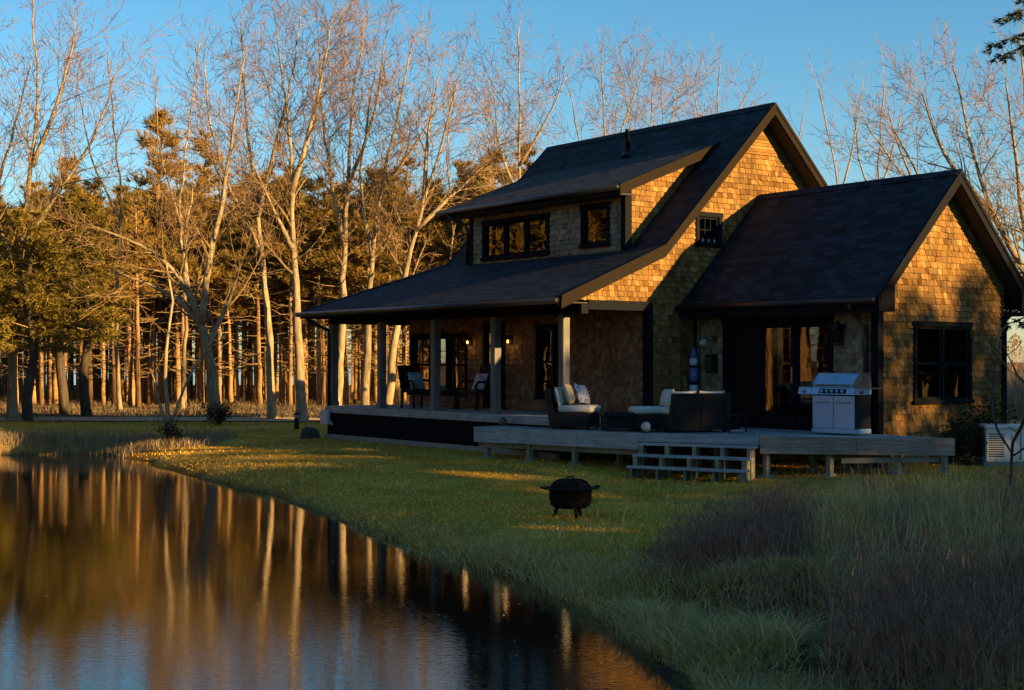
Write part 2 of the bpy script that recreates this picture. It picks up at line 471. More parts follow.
# ------------------------------------------------------------------ terrain and water
WATER = -0.43
SHORE = [(-17,5),(-19,14),(-19.5,24),(-18,31),(-15,34.4),(-12.4,35.2),(-10.0,35.3),(-8.8,33.6),(-7.9,32.0),(-6.6,29.2),(-5.1,26.2),(-3.9,24.0),(-2.75,21.6),
         (-2.27,19.6),(-1.34,17.3),(-.46,15.9),(.08,15.1),(.46,13.95),(.78,12.75),(1.02,11.4),(1.27,10.3),(1.45,8.6),(1.2,6.5),(.9,4),(.4,1.8),(-1.5,.8),(-6,.2),(-13,.8)]
SHP = np.array(SHORE)
def shore_dist(X, Y):
    """distance to the shore line, positive on land"""
    X = np.asarray(X, float); Y = np.asarray(Y, float)
    D = np.full(X.shape, 1e9); ins = np.zeros(X.shape, bool); n = len(SHP)
    for i in range(n):
        ax, ay = SHP[i]; bx, by = SHP[(i+1) % n]
        dx, dy = bx-ax, by-ay; t = np.clip(((X-ax)*dx+(Y-ay)*dy)/(dx*dx+dy*dy), 0, 1)
        D = np.minimum(D, np.hypot(X-ax-t*dx, Y-ay-t*dy))
        cnd = ((ay > Y) != (by > Y)); 
        with np.errstate(divide='ignore', invalid='ignore'):
            xi = (bx-ax)*(Y-ay)/(by-ay+1e-12)+ax
        ins ^= cnd & (X < xi)
    return np.where(ins, -D, D)
NG = np.random.default_rng(5)
_ph = NG.uniform(0, 6.28, (14,)); _fx = NG.uniform(-1.6, 1.6, 14); _fy = NG.uniform(-1.6, 1.6, 14)
def bumps(X, Y):
    s = 0
    for i in range(14): s = s + np.sin(X*_fx[i]+Y*_fy[i]+_ph[i])
    return s/14
def ground_z(X, Y):
    X = np.asarray(X, float); Y = np.asarray(Y, float)
    d = shore_dist(X, Y) + .42*bumps(X*1.5+1, Y*1.5) + .16*bumps(X*4.2, Y*4.2)
    T = -.30*np.exp(-(((X-1.6)/4.2)**2+((Y-22.3)/4.5)**2)) + .16*np.exp(-(((X-4.2)/2.2)**2+((Y-11.5)/3.2)**2))
    land = WATER + (T-WATER)*(1-np.exp(-np.maximum(d,0)/2.1)) + .10*(1-np.exp(-np.maximum(d,0)/.25))*np.exp(-np.maximum(d,0)/2.5)
    wat = np.maximum(WATER + .28*d, -1.3)
    z = np.where(d > 0, land, wat) + .035*bumps(X, Y)*np.clip(d, 0, 1) + .24*np.clip(bumps(X*2.3+4, Y*2.3)*1.6, -.5, 1)*np.clip(d*1.5, 0, 1)*np.clip((17.5-Y)/4, 0, 1)*np.clip((X+.5)/1.5, 0, 1)
    q = np.clip((Y-45.0)/4.4, 0, 1)*np.clip((16-X)/6, 0, 1); z = z+.05*q*q*(3-2*q)*(1+.3*bumps(X*.7,Y*.3))
    return z
def gz(x, y): return float(ground_z(np.array([x]), np.array([y]))[0])

xs = np.concatenate([[-900,-500,-300,-200,-140,-100,-75,-60,-50,-42,-36,-31,-27,-24,-21,-19,-17], np.arange(-15.5,13,.28), [13.5,14.5,16,18,21,25,30,36,45,60,80,110,150,220,400,900]])
ys = np.concatenate([[-300,-150,-90,-60,-40,-25,-15,-8,-4,-2,-.5], np.arange(.5,46,.28), [47,49,52,56,61,67,74,82,92,105,125,150,190,260,400,900,2600]])
GX, GY = np.meshgrid(xs, ys); GZ = ground_z(GX, GY)
V = np.stack([GX.ravel(), GY.ravel(), GZ.ravel()], 1); nx = len(xs)
ii, jj = np.meshgrid(np.arange(len(xs)-1), np.arange(len(ys)-1)); q = (jj*nx+ii).ravel()
gr = np_mesh('ground', V, np.stack([q, q+1, q+1+nx, q+nx], 1), M['ground']); gr['kind'] = 'structure'
gr.data.polygons.foreach_set('use_smooth', np.ones(len(gr.data.polygons), bool))
wm = MB(); wm.poly([(-60,-6,WATER),(4,-6,WATER),(4,20,WATER),(0,36.5,WATER),(-60,36.5,WATER)])
pond = wm.build('pond_water', M['water']); pond['kind'] = 'structure'
lm = MB(); lm.poly([(-140,100,.2),(4,100,.2),(10,500,.2),(-300,500,.2)])
lake = lm.build('lake', M['lake']); lake['kind'] = 'structure'
# sandy drive along the edge of the wood
rm = MB(); pts = [(-46,45.4),(-30,45.0),(-20,44.7),(-12,44.4),(-6,44.1),(-1,43.9),(4,44.2),(9,45.2)]
for (ax, ay), (bx, by) in zip(pts[:-1], pts[1:]):
    for c in range(4):
        xa, xb = ax+(bx-ax)*c/4, ax+(bx-ax)*(c+1)/4; ya, yb = ay+(by-ay)*c/4, ay+(by-ay)*(c+1)/4
        for r_ in range(7):
            o0, o1 = r_*.36, (r_+1)*.36
            rm.poly([(xa,ya+o0,gz(xa,ya+o0)+.03),(xb,yb+o0,gz(xb,yb+o0)+.03),(xb,yb+o1,gz(xb,yb+o1)+.03),(xa,ya+o1,gz(xa,ya+o1)+.03)])
road = rm.build('gravel_drive', M['gravel']); road['kind'] = 'structure'

# ------------------------------------------------------------------ the house (local u, v, z)
house = thing('lake_house', 'cedar shingled two storey house with steep dark roofs and a covered porch beside the pond', 'house', (HX, HY, 0), HROT)

def wall(mb, org, ds, dn, poly_top, s0, s1, zb, openings=(), thick=.14, shingle=None, mi_sub=0, mi_sh=1, seed=1, row=.112, plane_off=.0):
    """org + s*ds (horizontal), dn = outward normal; poly_top = list of (s, z) of the top edge"""
    rr = random.Random(seed)
    def top(s):
        for (a, za), (b, zb2) in zip(poly_top[:-1], poly_top[1:]):
            if a <= s <= b: return za + (zb2-za)*((s-a)/(b-a) if b > a else 0)
        return poly_top[0][1] if s < poly_top[0][0] else poly_top[-1][1]
    def P(s, z, n=0.0): return (org[0]+ds[0]*s+dn[0]*n, org[1]+ds[1]*s+dn[1]*n, z)
    cuts = sorted(set([s0, s1] + [p[0] for p in poly_top if s0 < p[0] < s1] + [o[0] for o in openings] + [o[1] for o in openings]))
    for a, b in zip(cuts[:-1], cuts[1:]):
        mid = (a+b)/2; ops = sorted([(o[2], o[3]) for o in openings if o[0] <= mid <= o[1]])
        z = zb; segs = []
        for oz0, oz1 in ops:
            if oz0 > z+1e-4: segs.append((z, oz0, False))
            z = oz1
        segs.append((z, None, True))
        for z0, z1, tp in segs:
            ta = top(a) if tp else z1; tb = top(b) if tp else z1
            if max(ta, tb) <= z0+.001: continue
            ta = max(ta, z0+.001); tb = max(tb, z0+.001)
            q = [P(a,z0), P(b,z0), P(b,tb), P(a,ta)]
            mb.prism(q, tuple(-dn[i]*thick if i < 2 else 0 for i in range(3)), mi_sub)
    if shingle is None: return
    zmax = max(p[1] for p in poly_top); k = math.floor(zb/row)
    while k*row < zmax:
        z0 = max(k*row, zb); z1 = (k+1)*row; zm = (z0+z1)/2; k += 1
        if z1-z0 < .02: continue
        # free stretches of this row
        free = []; N = 200; run = None
        for i in range(N+1):
            s = s0+(s1-s0)*i/N
            if top(s) > zm:
                if run is None: run = s
                last = s
            else:
                if run is not None: free.append((run, last)); run = None
        if run is not None: free.append((run, s1))
        for o in openings:
            if o[2] < zm < o[3]:
                nf = []
                for a, b in free:
                    if o[1] <= a or o[0] >= b: nf.append((a, b)); continue
                    if o[0] > a: nf.append((a, o[0]))
                    if o[1] < b: nf.append((o[1], b))
                free = nf
        for a, b in free:
            s = a
            while s < b-.01:
                wd = min(rr.uniform(.065,.165), b-s)
                if b-(s+wd) < .05: wd = b-s
                e = s+wd-.008; j = rr.uniform(-.009,.007); bot = z0+j
                za = min(z1+.012, top(s)); ze = min(z1+.012, top(e))
                if za > bot+.01 and ze > bot+.01:
                    ob = .030+rr.uniform(-.006,.010); ot = .006
                    v0 = [P(s,bot,0),P(e,bot,0),P(s,bot,ob),P(e,bot,ob),P(e,ze,ot),P(s,za,ot)]
                    mb.add(v0, [(2,3,4,5),(0,1,3,2),(0,2,5),(1,4,3)], mi_sh)
                s += wd
U_, V_ = (1,0,0), (0,1,0)
ROOF_T = .13
PM = 1.0132; PP = .4126
def main_z(v): return 4.158 + PM*(v-.075)
RID_V = 3.163; RID_Z = main_z(RID_V)
LEFT = -7.47; LGF = -8.98

# ground floor walls and gables
m = MB()
und = .17
front_top = [(-.0, main_z(0)-und), (RID_V, RID_Z-und), (2*RID_V, main_z(0)-und)]
wall(m, (0,0), V_, U_, front_top, 0.0, 2*RID_V, -.1, [(1.29,1.99,4.24,4.90)], seed=11)
sh = MB()
m = MB()
wall(m, (0,0), V_, U_, front_top, 0.0, 2*RID_V, -.1, [(1.29,1.99,4.24,4.90)], shingle=True, seed=11)
# the piece of gable above the porch end
wall(m, (0,0), V_, U_, [(-1.78, 3.08+PP*(-1.78+2.535)-.13), (0, 4.0)], -1.78, -.002, 3.05, shingle=True, seed=12)
m.build('gable_wall', [M['interior'], M['shingle']], house)
m = MB()
wall(m, (0,0), U_, (0,-1,0), [(LGF,3.2),(0,3.2)], LGF, -.142, -.1,
     [(-8.86,-6.42,1.06,2.47),(-5.72,-4.86,.78,2.72),(-3.66,-2.92,1.05,2.62)], shingle=True, seed=13)
m.build('front_wall', [M['interior'], M['porch_shingle']], house)
m = MB()
wall(m, (LGF,0), V_, (-1,0,0), [(0.0,3.2),(6.3,3.2)], .142, 6.3, -.1, [(.30,2.5,1.0,2.6)], shingle=True, seed=14)
m.build('end_wall', [M['interior'], M['shingle']], house)
m = MB(); wall(m, (0,2*RID_V), U_, (0,1,0), [(LGF,3.2),(0,3.2)], LGF+.142, -.142, -.1, [(-5.5,-3.4,1.0,2.4)])
m.build('rear_wall', [M['shingle']], house)
m = MB(); wall(m, (LEFT+.35,0), V_, (-1,0,0), front_top, .2, 2*RID_V-.2, 3.2, shingle=True, seed=15)
m.build('upper_end_wall', [M['interior'], M['shingle']], house)
m = MB(); m.box((LGF+.15,.15,.62),(-.15,6.1,.76)); m.box((.02,1.42,.42),(4.6,4.8,.58)); m.build('interior_floor', M['interior_floor'], house)
m = MB(); m.box((LGF+.15,.15,3.02),(-.15,6.1,3.12)); m.box((.02,1.42,2.82),(4.6,4.8,2.9)); m.build('interior_ceiling', M['interior'], house)
m = MB(); m.box((-4.9,.5,.77),(-4.78,6.0,3.0)); m.box((-2.3,.2,.77),(-2.2,6.0,3.0)); m.build('partition_wall', M['interior'], house)

# wing
WV0, WV1, WU = 1.269, 4.945, 4.748
WMID = (WV0+WV1)/2; WP = 1.042; WRID = 5.371; WOV = .361; WEV = .423
def wing_z(v): return WRID - WP*abs(v-WMID)
m = MB(); wall(m, (0,WV0), U_, (0,-1,0), [(0,2.86),(WU,2.86)], .024, WU-.142, -.1, [(.94,3.65,.60,2.64)], shingle=True, seed=16)
m.build('patio_wall', [M['interior'], M['grey_shingle']], house)
m = MB(); wall(m, (WU,0), V_, U_, [(WV0, wing_z(WV0)-.16),(WMID,WRID-.16),(WV1,wing_z(WV1)-.16)], WV0, WV1, -.1, [(2.235,3.885,1.07,2.57)], shingle=True, seed=17)
m.build('wing_gable_wall', [M['interior'], M['shingle']], house)
m = MB(); wall(m, (0,WV1), U_, (0,1,0), [(0,2.86),(WU,2.86)], .024, WU-.142, -.1, shingle=True, seed=18)
m.build('wing_rear_wall', [M['interior'], M['shingle']], house)

# roofs
def slab(mb, pts, t=ROOF_T, m=0):
    mb.prism(pts, (0,0,-t), m)
FR = .406
# dormer: front wall at v=0
DU0, DU1 = -6.24, -.68
DE_V, DE_Z, DS = -.36, 5.42, .392
def dormer_z(v): return DE_Z + DS*(v-DE_V)
VJ = (DE_Z - DS*DE_V - 4.158 + PM*.075)/(PM-DS)
m = MB()
zk = main_z(.075)
slab(m, [(LEFT,.075,zk),(DU0+.05,.075,zk),(DU0+.05,VJ,main_z(VJ)),(LEFT,VJ,main_z(VJ))])
slab(m, [(DU1-.05,.075,zk),(FR,.075,zk),(FR,VJ,main_z(VJ)),(DU1-.05,VJ,main_z(VJ))])
slab(m, [(LEFT,VJ,main_z(VJ)),(FR,VJ,main_z(VJ)),(FR,RID_V,RID_Z),(LEFT,RID_V,RID_Z)])
slab(m, [(LEFT,RID_V,RID_Z),(FR,RID_V,RID_Z),(FR,2*RID_V-.075,zk),(LEFT,2*RID_V-.075,zk)])
slab(m, [(LEFT,2*RID_V-.075,zk),(FR,2*RID_V-.075,zk),(FR,2*RID_V+1.2,zk-.55),(LEFT,2*RID_V+1.2,zk-.55)])
# ridge cap
m.prism([(LEFT-.01,RID_V-.13,RID_Z-.10),(LEFT-.01,RID_V,RID_Z+.03),(LEFT-.01,RID_V+.13,RID_Z-.10)], (FR-LEFT+.02,0,0))
main_roof = m.build('main_roof', M['roof'], house)
m = MB(); m.lathe([(.05,0),(.05,.62),(.062,.62),(.062,.68)], (-3.55,2.5,main_z(2.5)-.1), 14); m.lathe([(.16,-.02),(.12,.05),(.055,.10)], (-3.55,2.5,main_z(2.5)-.02), 14)
m.build('vent_pipe', M['gutter_metal'], main_roof, True)
# porch roof with its hip round the far end
EV, EZ, EU = -2.535, 3.081, -9.97
m = MB()
slab(m, [(EU,EV,EZ),(FR,EV,EZ),(FR,.075,zk),(LEFT,.075,zk)], .10)
slab(m, [(EU,EV,EZ),(LEFT,.075,zk),(LEFT,2*RID_V-.075,zk),(EU,2*RID_V+1.3,EZ)], .10)
m.prism([(EU,EV,EZ-.005),(EU+.13,EV-.0,EZ-.0),(LEFT+.13,.075,zk),(LEFT-.02,.075,zk+.02)], (0,0,.03))
m.build('porch_roof', M['roof'], house)
m = MB()   # porch ceiling, beams
m.box((EU+.25,EV+.25,2.97),(.10,-.03,3.0)); m.box((EU+.25,.0,2.97),(LGF-.03,6.3,3.0))
m.build('porch_ceiling', M['soffit'], house)
m = MB(); m.box((-9.92,-1.80,2.78),(.12,-1.63,2.96)); m.box((-9.90,-1.62,2.78),(-9.73,6.2,2.96)); m.box((-.05,-1.62,2.86),(.12,-.0,3.045))
m.build('porch_beam', M['navy_trim'], house)
m = MB(); m.box((EU-.02,EV-.03,2.90),(FR-.02,EV-.001,3.06)); m.box((EU-.03,EV,2.90),(EU-.002,7.5,3.06)); m.build('eave_board', M['navy_trim'], house)
def gutter(mb, p, q, r=.06):
    mb.tube([p, q], r, 10)
m = MB(); gutter(m, (EU-.05,EV-.085,3.0), (FR,EV-.085,3.0)); m.build('gutter', M['gutter_metal'], house, True)
# rake boards of the main gable
def rake(mb, u, pts, dep, thk=.035):
    for (a, za), (b, zb2) in zip(pts[:-1], pts[1:]):
        mb.prism([(u,a,za-dep),(u,b,zb2-dep),(u,b,zb2+.015),(u,a,za+.015)], (thk,0,0))
m = MB()
rake(m, FR+.002, [(EV,EZ),(.075,zk),(RID_V,RID_Z),(2*RID_V-.075,zk)], .235)
rake(m, FR+.038, [(EV,EZ),(.075,zk),(RID_V,RID_Z),(2*RID_V-.075,zk)], .07, .018)
m.build('rake_board', M['dark_trim'], house); m = MB()
rake(m, LEFT-.04, [(.075,zk),(RID_V,RID_Z),(2*RID_V-.075,zk)], .2)
m.build('rake_board', M['dark_trim'], house)
m = MB(); m.prism([(.03,-1.8,3.30-.0),(.03,.075,zk-.24),(.03,RID_V,RID_Z-.24),(.03,2*RID_V-.075,zk-.24),(.03,2*RID_V-.075,zk-.20),(.03,RID_V,RID_Z-.20),(.03,.075,zk-.20),(.03,-1.8,3.36)], (FR-.035,0,0))
m.build('rake_soffit', M['soffit'], house)

# dormer
m = MB(); wall(m, (0,-.01), U_, (0,-1,0), [(DU0,dormer_z(-.01)-.12),(DU1,dormer_z(-.01)-.12)], DU0, DU1, 3.95, [(-5.75,-3.19,4.18,5.07),(-2.08,-1.15,4.24,5.14)], shingle=True, seed=21)
m.build('dormer_wall', [M['interior'], M['grey_shingle']], house)
for k, (uu, dn) in enumerate(((DU1,(1,0,0)),(DU0,(-1,0,0)))):
    m = MB(); 
    # cheek follows the roof: lower edge is hidden in the slope
    wall(m, (uu,0), V_, dn, [(0,dormer_z(0)-.11),(VJ-.05,dormer_z(VJ-.05)-.11)], .135, VJ-.05, 4.0, shingle=True, seed=22+k)
    m.build('dormer_cheek', [M['interior'], M['shingle']], house)
m = MB(); slab(m, [(-7.02,DE_V,DE_Z),(-.42,DE_V,DE_Z),(-.42,VJ+.03,dormer_z(VJ+.03)),(-7.02,VJ+.03,dormer_z(VJ+.03))], .08)
m.build('dormer_roof', M['dormer_lit_shingle'], house)
m = MB()
m.prism([(-.42,DE_V-.0,DE_Z-.20),(-.42,VJ,dormer_z(VJ)-.20),(-.42,VJ,dormer_z(VJ)+.012),(-.42,DE_V,DE_Z+.012)], (.035,0,0))
m.prism([(-7.055,DE_V-.0,DE_Z-.20),(-7.055,VJ,dormer_z(VJ)-.20),(-7.055,VJ,dormer_z(VJ)+.012),(-7.055,DE_V,DE_Z+.012)], (.033,0,0))
m.box((-7.05,DE_V-.035,DE_Z-.2),(-.385,DE_V-.002,DE_Z+.0))
m.build('dormer_fascia', M['dark_trim'], house)
m = MB(); m.prism([(-7.0,DE_V,DE_Z-.21),(-7.0,-.03,DE_Z-.21),(-7.0,-.03,DE_Z-.17),(-7.0,DE_V,DE_Z-.17)], (6.56,0,0)); m.build('dormer_soffit', M['soffit'], house)
m = MB(); gutter(m, (-7.06,DE_V-.09,DE_Z-.06), (-.40,DE_V-.09,DE_Z-.06), .055); m.build('gutter', M['gutter_metal'], house, True)
m = MB(); m.tube([(-6.6,DE_V-.08,DE_Z-.1),(-6.55,DE_V-.06,DE_Z-.2),(-6.36,-.10,DE_Z-.36),(-6.33,-.07,DE_Z-.5),(-6.33,-.07,4.12)], .04, 8); m.build('downspout', M['gutter_metal'], house, True)
for uu in (DU0, DU1):
    sgn = 1 if uu == DU1 else -1
    m = MB(); m.box((uu-.10*sgn,-.052,4.0),(uu+.045*sgn,-.012,dormer_z(0)-.15)); m.box((uu+.002*sgn,-.01,4.0),(uu+.045*sgn,.12,dormer_z(0)-.15)); m.build('corner_board', M['navy_trim'], house)

# wing roof
m = MB(); gu = WU+WOV
for sgn in (-1, 1):
    ev = WMID + sgn*(WV1-WV0+2*WEV)/2
    slab(m, [(-.0,ev,wing_z(ev)),(gu,ev,wing_z(ev)),(gu,WMID,WRID),(-.0,WMID,WRID)], .12)
m.prism([(.02,WMID-.12,WRID-.09),(.02,WMID,WRID+.03),(.02,WMID+.12,WRID-.09)], (gu-.0,0,0))
m.build('wing_roof', M['roof'], house)
e0, e1 = WV0-WEV, WV1+WEV
m = MB()
rake(m, gu+.002, [(e0,wing_z(e0)),(WMID,WRID),(e1,wing_z(e1))], .24)
rake(m, gu+.038, [(e0,wing_z(e0)),(WMID,WRID),(e1,wing_z(e1))], .07, .018)
for a, b, c in ((e0-.02, WV0-.02, e0), (WV1+.02, e1+.02, e1)):
    zt = wing_z(c)
    if a < WMID: m.prism([(gu+.004,a,zt-.28),(gu+.004,b,zt-.28),(gu+.004,b,zt+.16),(gu+.004,a,zt-.02)], (.030,0,0))
    else: m.prism([(gu+.004,a,zt-.28),(gu+.004,b,zt-.28),(gu+.004,b,zt-.02),(gu+.004,a,zt+.16)], (.030,0,0))
m.build('rake_board', M['navy_trim'], house)
m = MB()
m.prism([(WU+.03,e0+.05,wing_z(e0+.05)-.2),(WU+.03,WMID,WRID-.2),(WU+.03,e1-.05,wing_z(e1-.05)-.2),(WU+.03,e1-.05,wing_z(e1-.05)-.16),(WU+.03,WMID,WRID-.16),(WU+.03,e0+.05,wing_z(e0+.05)-.16)], (WOV-.035,0,0))
m.box((.03,e0-.01,2.73),(gu,WV0-.03,2.80)); m.box((.03,e1+.01,2.73),(gu,WV1+.03,2.80))
m.build('wing_soffit', M['soffit'], house)
m = MB(); m.box((.03,e0-.035,2.74),(gu+.0,e0-.012,2.985)); m.build('eave_board', M['navy_trim'], house)
m = MB(); gutter(m, (.03,e0-.095,2.93), (gu-.02,e0-.095,2.93)); gutter(m, (.03,e1+.095,2.93), (gu-.02,e1+.095,2.93)); m.build('gutter', M['gutter_metal'], house, True)
for vv, sg in ((WV0,-1), (WV1,1)):
    m = MB(); m.box((WU-.11,vv+sg*.045,-.05),(WU+.045,vv+sg*.003,2.74)); m.box((WU+.003,vv,-.05),(WU+.045,vv-sg*.10,2.74)); m.build('corner_board', M['navy_trim'], house)
    m = MB(); m.tube([(WU-.20,e0-.1 if sg < 0 else e1+.1,2.9),(WU-.20,(e0-.1 if sg < 0 else e1+.1),2.78),(WU-.20,vv+sg*.09,2.5),(WU-.20,vv+sg*.09,2.3),(WU-.20,vv+sg*.09,.62 if sg < 0 else .1)], .042, 8); m.build('downspout', M['gutter_metal'], house, True)
m = MB(); m.box((-.10,-.045,.50),(.045,-.003,3.0)); m.box((.003,-.003,-.05),(.045,.10,3.0)); m.build('corner_board', M['navy_trim'], house)
# skirting flashing at wing junction
m = MB(); m.box((.026,WV0-.06,.5),(.09,WV0-.003,2.74)); m.build('corner_board', M['navy_trim'], house)

# triangular vent in the main gable
m = MB(); va, vb, vz = 2.72, 3.606, 6.30
m.prism([(.026,va-.05,vz-.05),(.026,vb+.05,vz-.05),(.026,RID_V,vz+.50)], (.02,0,0))
for i in range(6):
    z = vz+.0+i*.066; h = (vz+.44-z); 
    if h > .05: m.prism([(.046,RID_V-h,z),(.046,RID_V+h,z),(.046,RID_V+h-.04,z+.045),(.046,RID_V-h+.04,z+.045)], (.018,0,0))
m.build('gable_vent', M['shingle'], house)

# windows -----------------------------------------------------------
def window(org, ds, dn, s0, s1, z0, z1, nsash=1, hung=True, bars=0, glass='glass', sill=True, setin=.05, fw=.085, mat='navy_trim', label=None):
    def P(s, z, n): return (org[0]+ds[0]*s+dn[0]*n, org[1]+ds[1]*s+dn[1]*n, z)
    def bx(mb, sa, sb, za, zb, na, nb):
        q = [P(sa,za,na),P(sb,za,na),P(sb,zb,na),P(sa,zb,na)]
        mb.prism(q, (dn[0]*(nb-na), dn[1]*(nb-na), 0))
    f = MB()
    bx(f, s0-fw, s0, z0-.0, z1+0, -.06, .055); bx(f, s1, s1+fw, z0, z1, -.06, .055)
    bx(f, s0-fw-.02, s1+fw+.02, z1, z1+fw+.01, -.06, .062)
    if sill: bx(f, s0-fw-.03, s1+fw+.03, z0-fw*.8, z0, -.06, .085)
    wd = (s1-s0)/nsash; mul = .06
    for i in range(1, nsash): bx(f, s0+i*wd-mul/2, s0+i*wd+mul/2, z0, z1, -.06, .045)
    for i in range(nsash):
        a = s0+i*wd+(mul/2 if i else 0); b = s0+(i+1)*wd-(mul/2 if i < nsash-1 else 0); st = .042
        n0, n1 = -.05, .012
        bx(f, a, a+st, z0, z1, n0, n1); bx(f, b-st, b, z0, z1, n0, n1); bx(f, a+st, b-st, z0, z0+st+.01, n0, n1); bx(f, a+st, b-st, z1-st, z1, n0, n1)
        if hung: bx(f, a+st, b-st, (z0+z1)/2-.025, (z0+z1)/2+.025, n0, n1+.006)
        if bars:
            nb_, rows = bars
            for j in range(1, nb_): 
                s = a+st+(b-a-2*st)*j/nb_; bx(f, s-.009, s+.009, (z0+z1)/2 if hung else z0+st, z1-st, -.035, -.002)
            for j in range(1, rows):
                zz = ((z0+z1)/2 if hung else z0) + (z1-((z0+z1)/2 if hung else z0))*j/rows
                bx(f, a+st, b-st, zz-.009, zz+.009, -.034, -.003)
    fr = f.build('window', M[mat], house)
    if label: fr['label'] = label
    for i in range(nsash):
        a = s0+i*wd; b = s0+(i+1)*wd; g = MB()
        q = [P(a+.03,z0+.03,-.026),P(b-.03,z0+.03,-.026),P(b-.03,z1-.03,-.026),P(a+.03,z1-.03,-.026)]
        g.prism(q, (dn[0]*.006, dn[1]*.006, 0)); g.build('pane', M[glass], fr)
    return fr
SV = (0,-1,0)
window((0,0), U_, SV, -8.80, -6.48, 1.10, 2.44, 3, True, (2,2), 'clear_glass', label='triple window under the porch with the wood showing through')
window((0,0), U_, SV, -3.60, -2.98, 1.10, 2.58, 1, True, (2,2), 'glass')
window((LGF,0), V_, (-1,0,0), .34, 2.46, 1.05, 2.56, 3, True, None, 'clear_glass')
window((0,-.01), U_, SV, -5.66, -3.28, 4.25, 5.01, 3, False, None, 'glass', label='wide three part dormer window')
window((0,-.01), U_, SV, -2.00, -1.23, 4.31, 5.07, 1, False, None, 'glass', label='single dormer window')
window((0,0), V_, U_, 1.36, 1.92, 4.30, 4.84, 1, False, (3,2), 'glass', label='small square gable window with bars')
wf = window((WU,0), V_, U_, 2.30, 3.82, 1.14, 2.50, 2, True, None, 'glass', label='double hung pair window in the gable of the wing')
for k in range(2):
    b = MB(); s = 2.40+k*.78
    for i in range(7): b.box((WU-.16,s,2.42-i*.04),(WU-.12,s+.58,2.445-i*.04))
    b.box((WU-.14,s-.02,1.2),(WU-.13,s-.005,2.45))
    b.build('window_blind', M['blind'], wf)

# patio door
pd = MB()
def vbox(mb, a, b, z0, z1, n0, n1, v=WV0): mb.box((a, v-n1, z0), (b, v-n0, z1))
vbox(pd, .86, .98, .60, 2.64, -.08, .05); vbox(pd, 3.61, 3.73, .60, 2.64, -.08, .05); vbox(pd, .84, 3.75, 2.60, 2.74, -.08, .06); vbox(pd, .84, 3.75, .565, .63, -.08, .09)
door = pd.build('patio_door', M['navy_trim'], house)
for k, (a, b, n) in enumerate(((.98,1.88,-.06),(1.86,2.76,-.02),(2.72,3.61,-.06))):
    p = MB(); st = .11
    vbox(p, a, a+st, .63, 2.60, n-.02, n+.02); vbox(p, b-st, b, .63, 2.60, n-.02, n+.02); vbox(p, a+st, b-st, .63, .63+.2, n-.02, n+.02); vbox(p, a+st, b-st, 2.5, 2.60, n-.02, n+.02)
    p.build('door_leaf', M['navy_trim'], door)
    g = MB(); vbox(g, a+st-.01, b-st+.01, .82, 2.51, n-.004, n+.004); g.build('pane' if k else 'insect_screen', M['glass'] if k else M['dark_slot'], door)
h_ = MB(); vbox(h_, 2.70, 2.735, 1.45, 1.75, .01, .05); h_.build('handle', M['steel_dark'], door)
# front door under the porch
p = MB(); p.box((-5.72,-.05,.76),(-5.62,.06,2.72)); p.box((-4.96,-.05,.76),(-4.86,.06,2.72)); p.box((-5.74,-.055,2.64),(-4.84,.06,2.76)); p.box((-5.62,-.0,.78),(-4.96,.05,2.64))
p.box((-5.54,-.02,.95),(-5.04,-.001,1.5)); fd = p.build('front_door', M['navy_trim'], house)
g = MB(); g.box((-5.5,-.012,1.6),(-5.08,-.004,2.5)); g.build('pane', M['glass'], fd)
g = MB(); g.lathe([(.01,0),(.03,.01),(.03,.05),(.01,.06)], (-5.05,-.07,1.75), 10, axis='y'); g.build('handle', M['steel'], fd, True)

# porch posts, floor and skirting
for i in range(5):
    u = -.543-2.32*i; m = MB(); m.bbox((u-.085,-1.79,.765),(u+.085,-1.62,2.80), .012); m.box((u-.10,-1.805,.762),(u+.10,-1.605,.86))
    m.build('porch_post', M['post_wood'], house)
m = MB(); i = 0; v = -1.955
while v < 5.9:
    a, b = (-9.72, -.44) if v < -.12 else (-9.72, LGF-.05)
    m.box((a,v,.72),(b,min(v+.136,-.03 if v < -.12 else 9),.76)); v += .142
m.box((-9.75,-1.99,.60),(-.42,-1.957,.752)); m.box((-9.76,-1.955,.60),(-9.725,5.9,.752)); m.box((-.438,-1.955,.60),(-.405,-.05,.752))
m.build('porch_floor', M['deck_wood'], house)
m = MB(); u = -9.68
while u < -.6: m.box((u,-1.965,.06),(u+.135,-1.945,.60)); u += .142
v = -1.9
while v < 5.8: m.box((-9.70,v,.06),(-9.68,v+.135,.60)); v += .142
m.build('skirting', M['skirt_board'], house)
m = MB(); m.box((-9.74,-2.03,-.35),(-.42,-1.90,.075)); m.box((-9.74,-1.9,-.35),(-9.62,5.9,.075)); m.build('footing', M['concrete'], house)
# diagonal brace from eave to post (downspout of the porch gutter)
m = MB(); m.tube([(-9.75,EV-.08,2.97),(-9.80,EV+.2,2.82),(-9.82,-1.86,2.62),(-9.82,-1.85,2.4),(-9.82,-1.85,.3)], .04, 8); m.build('downspout', M['gutter_metal'], house, True)
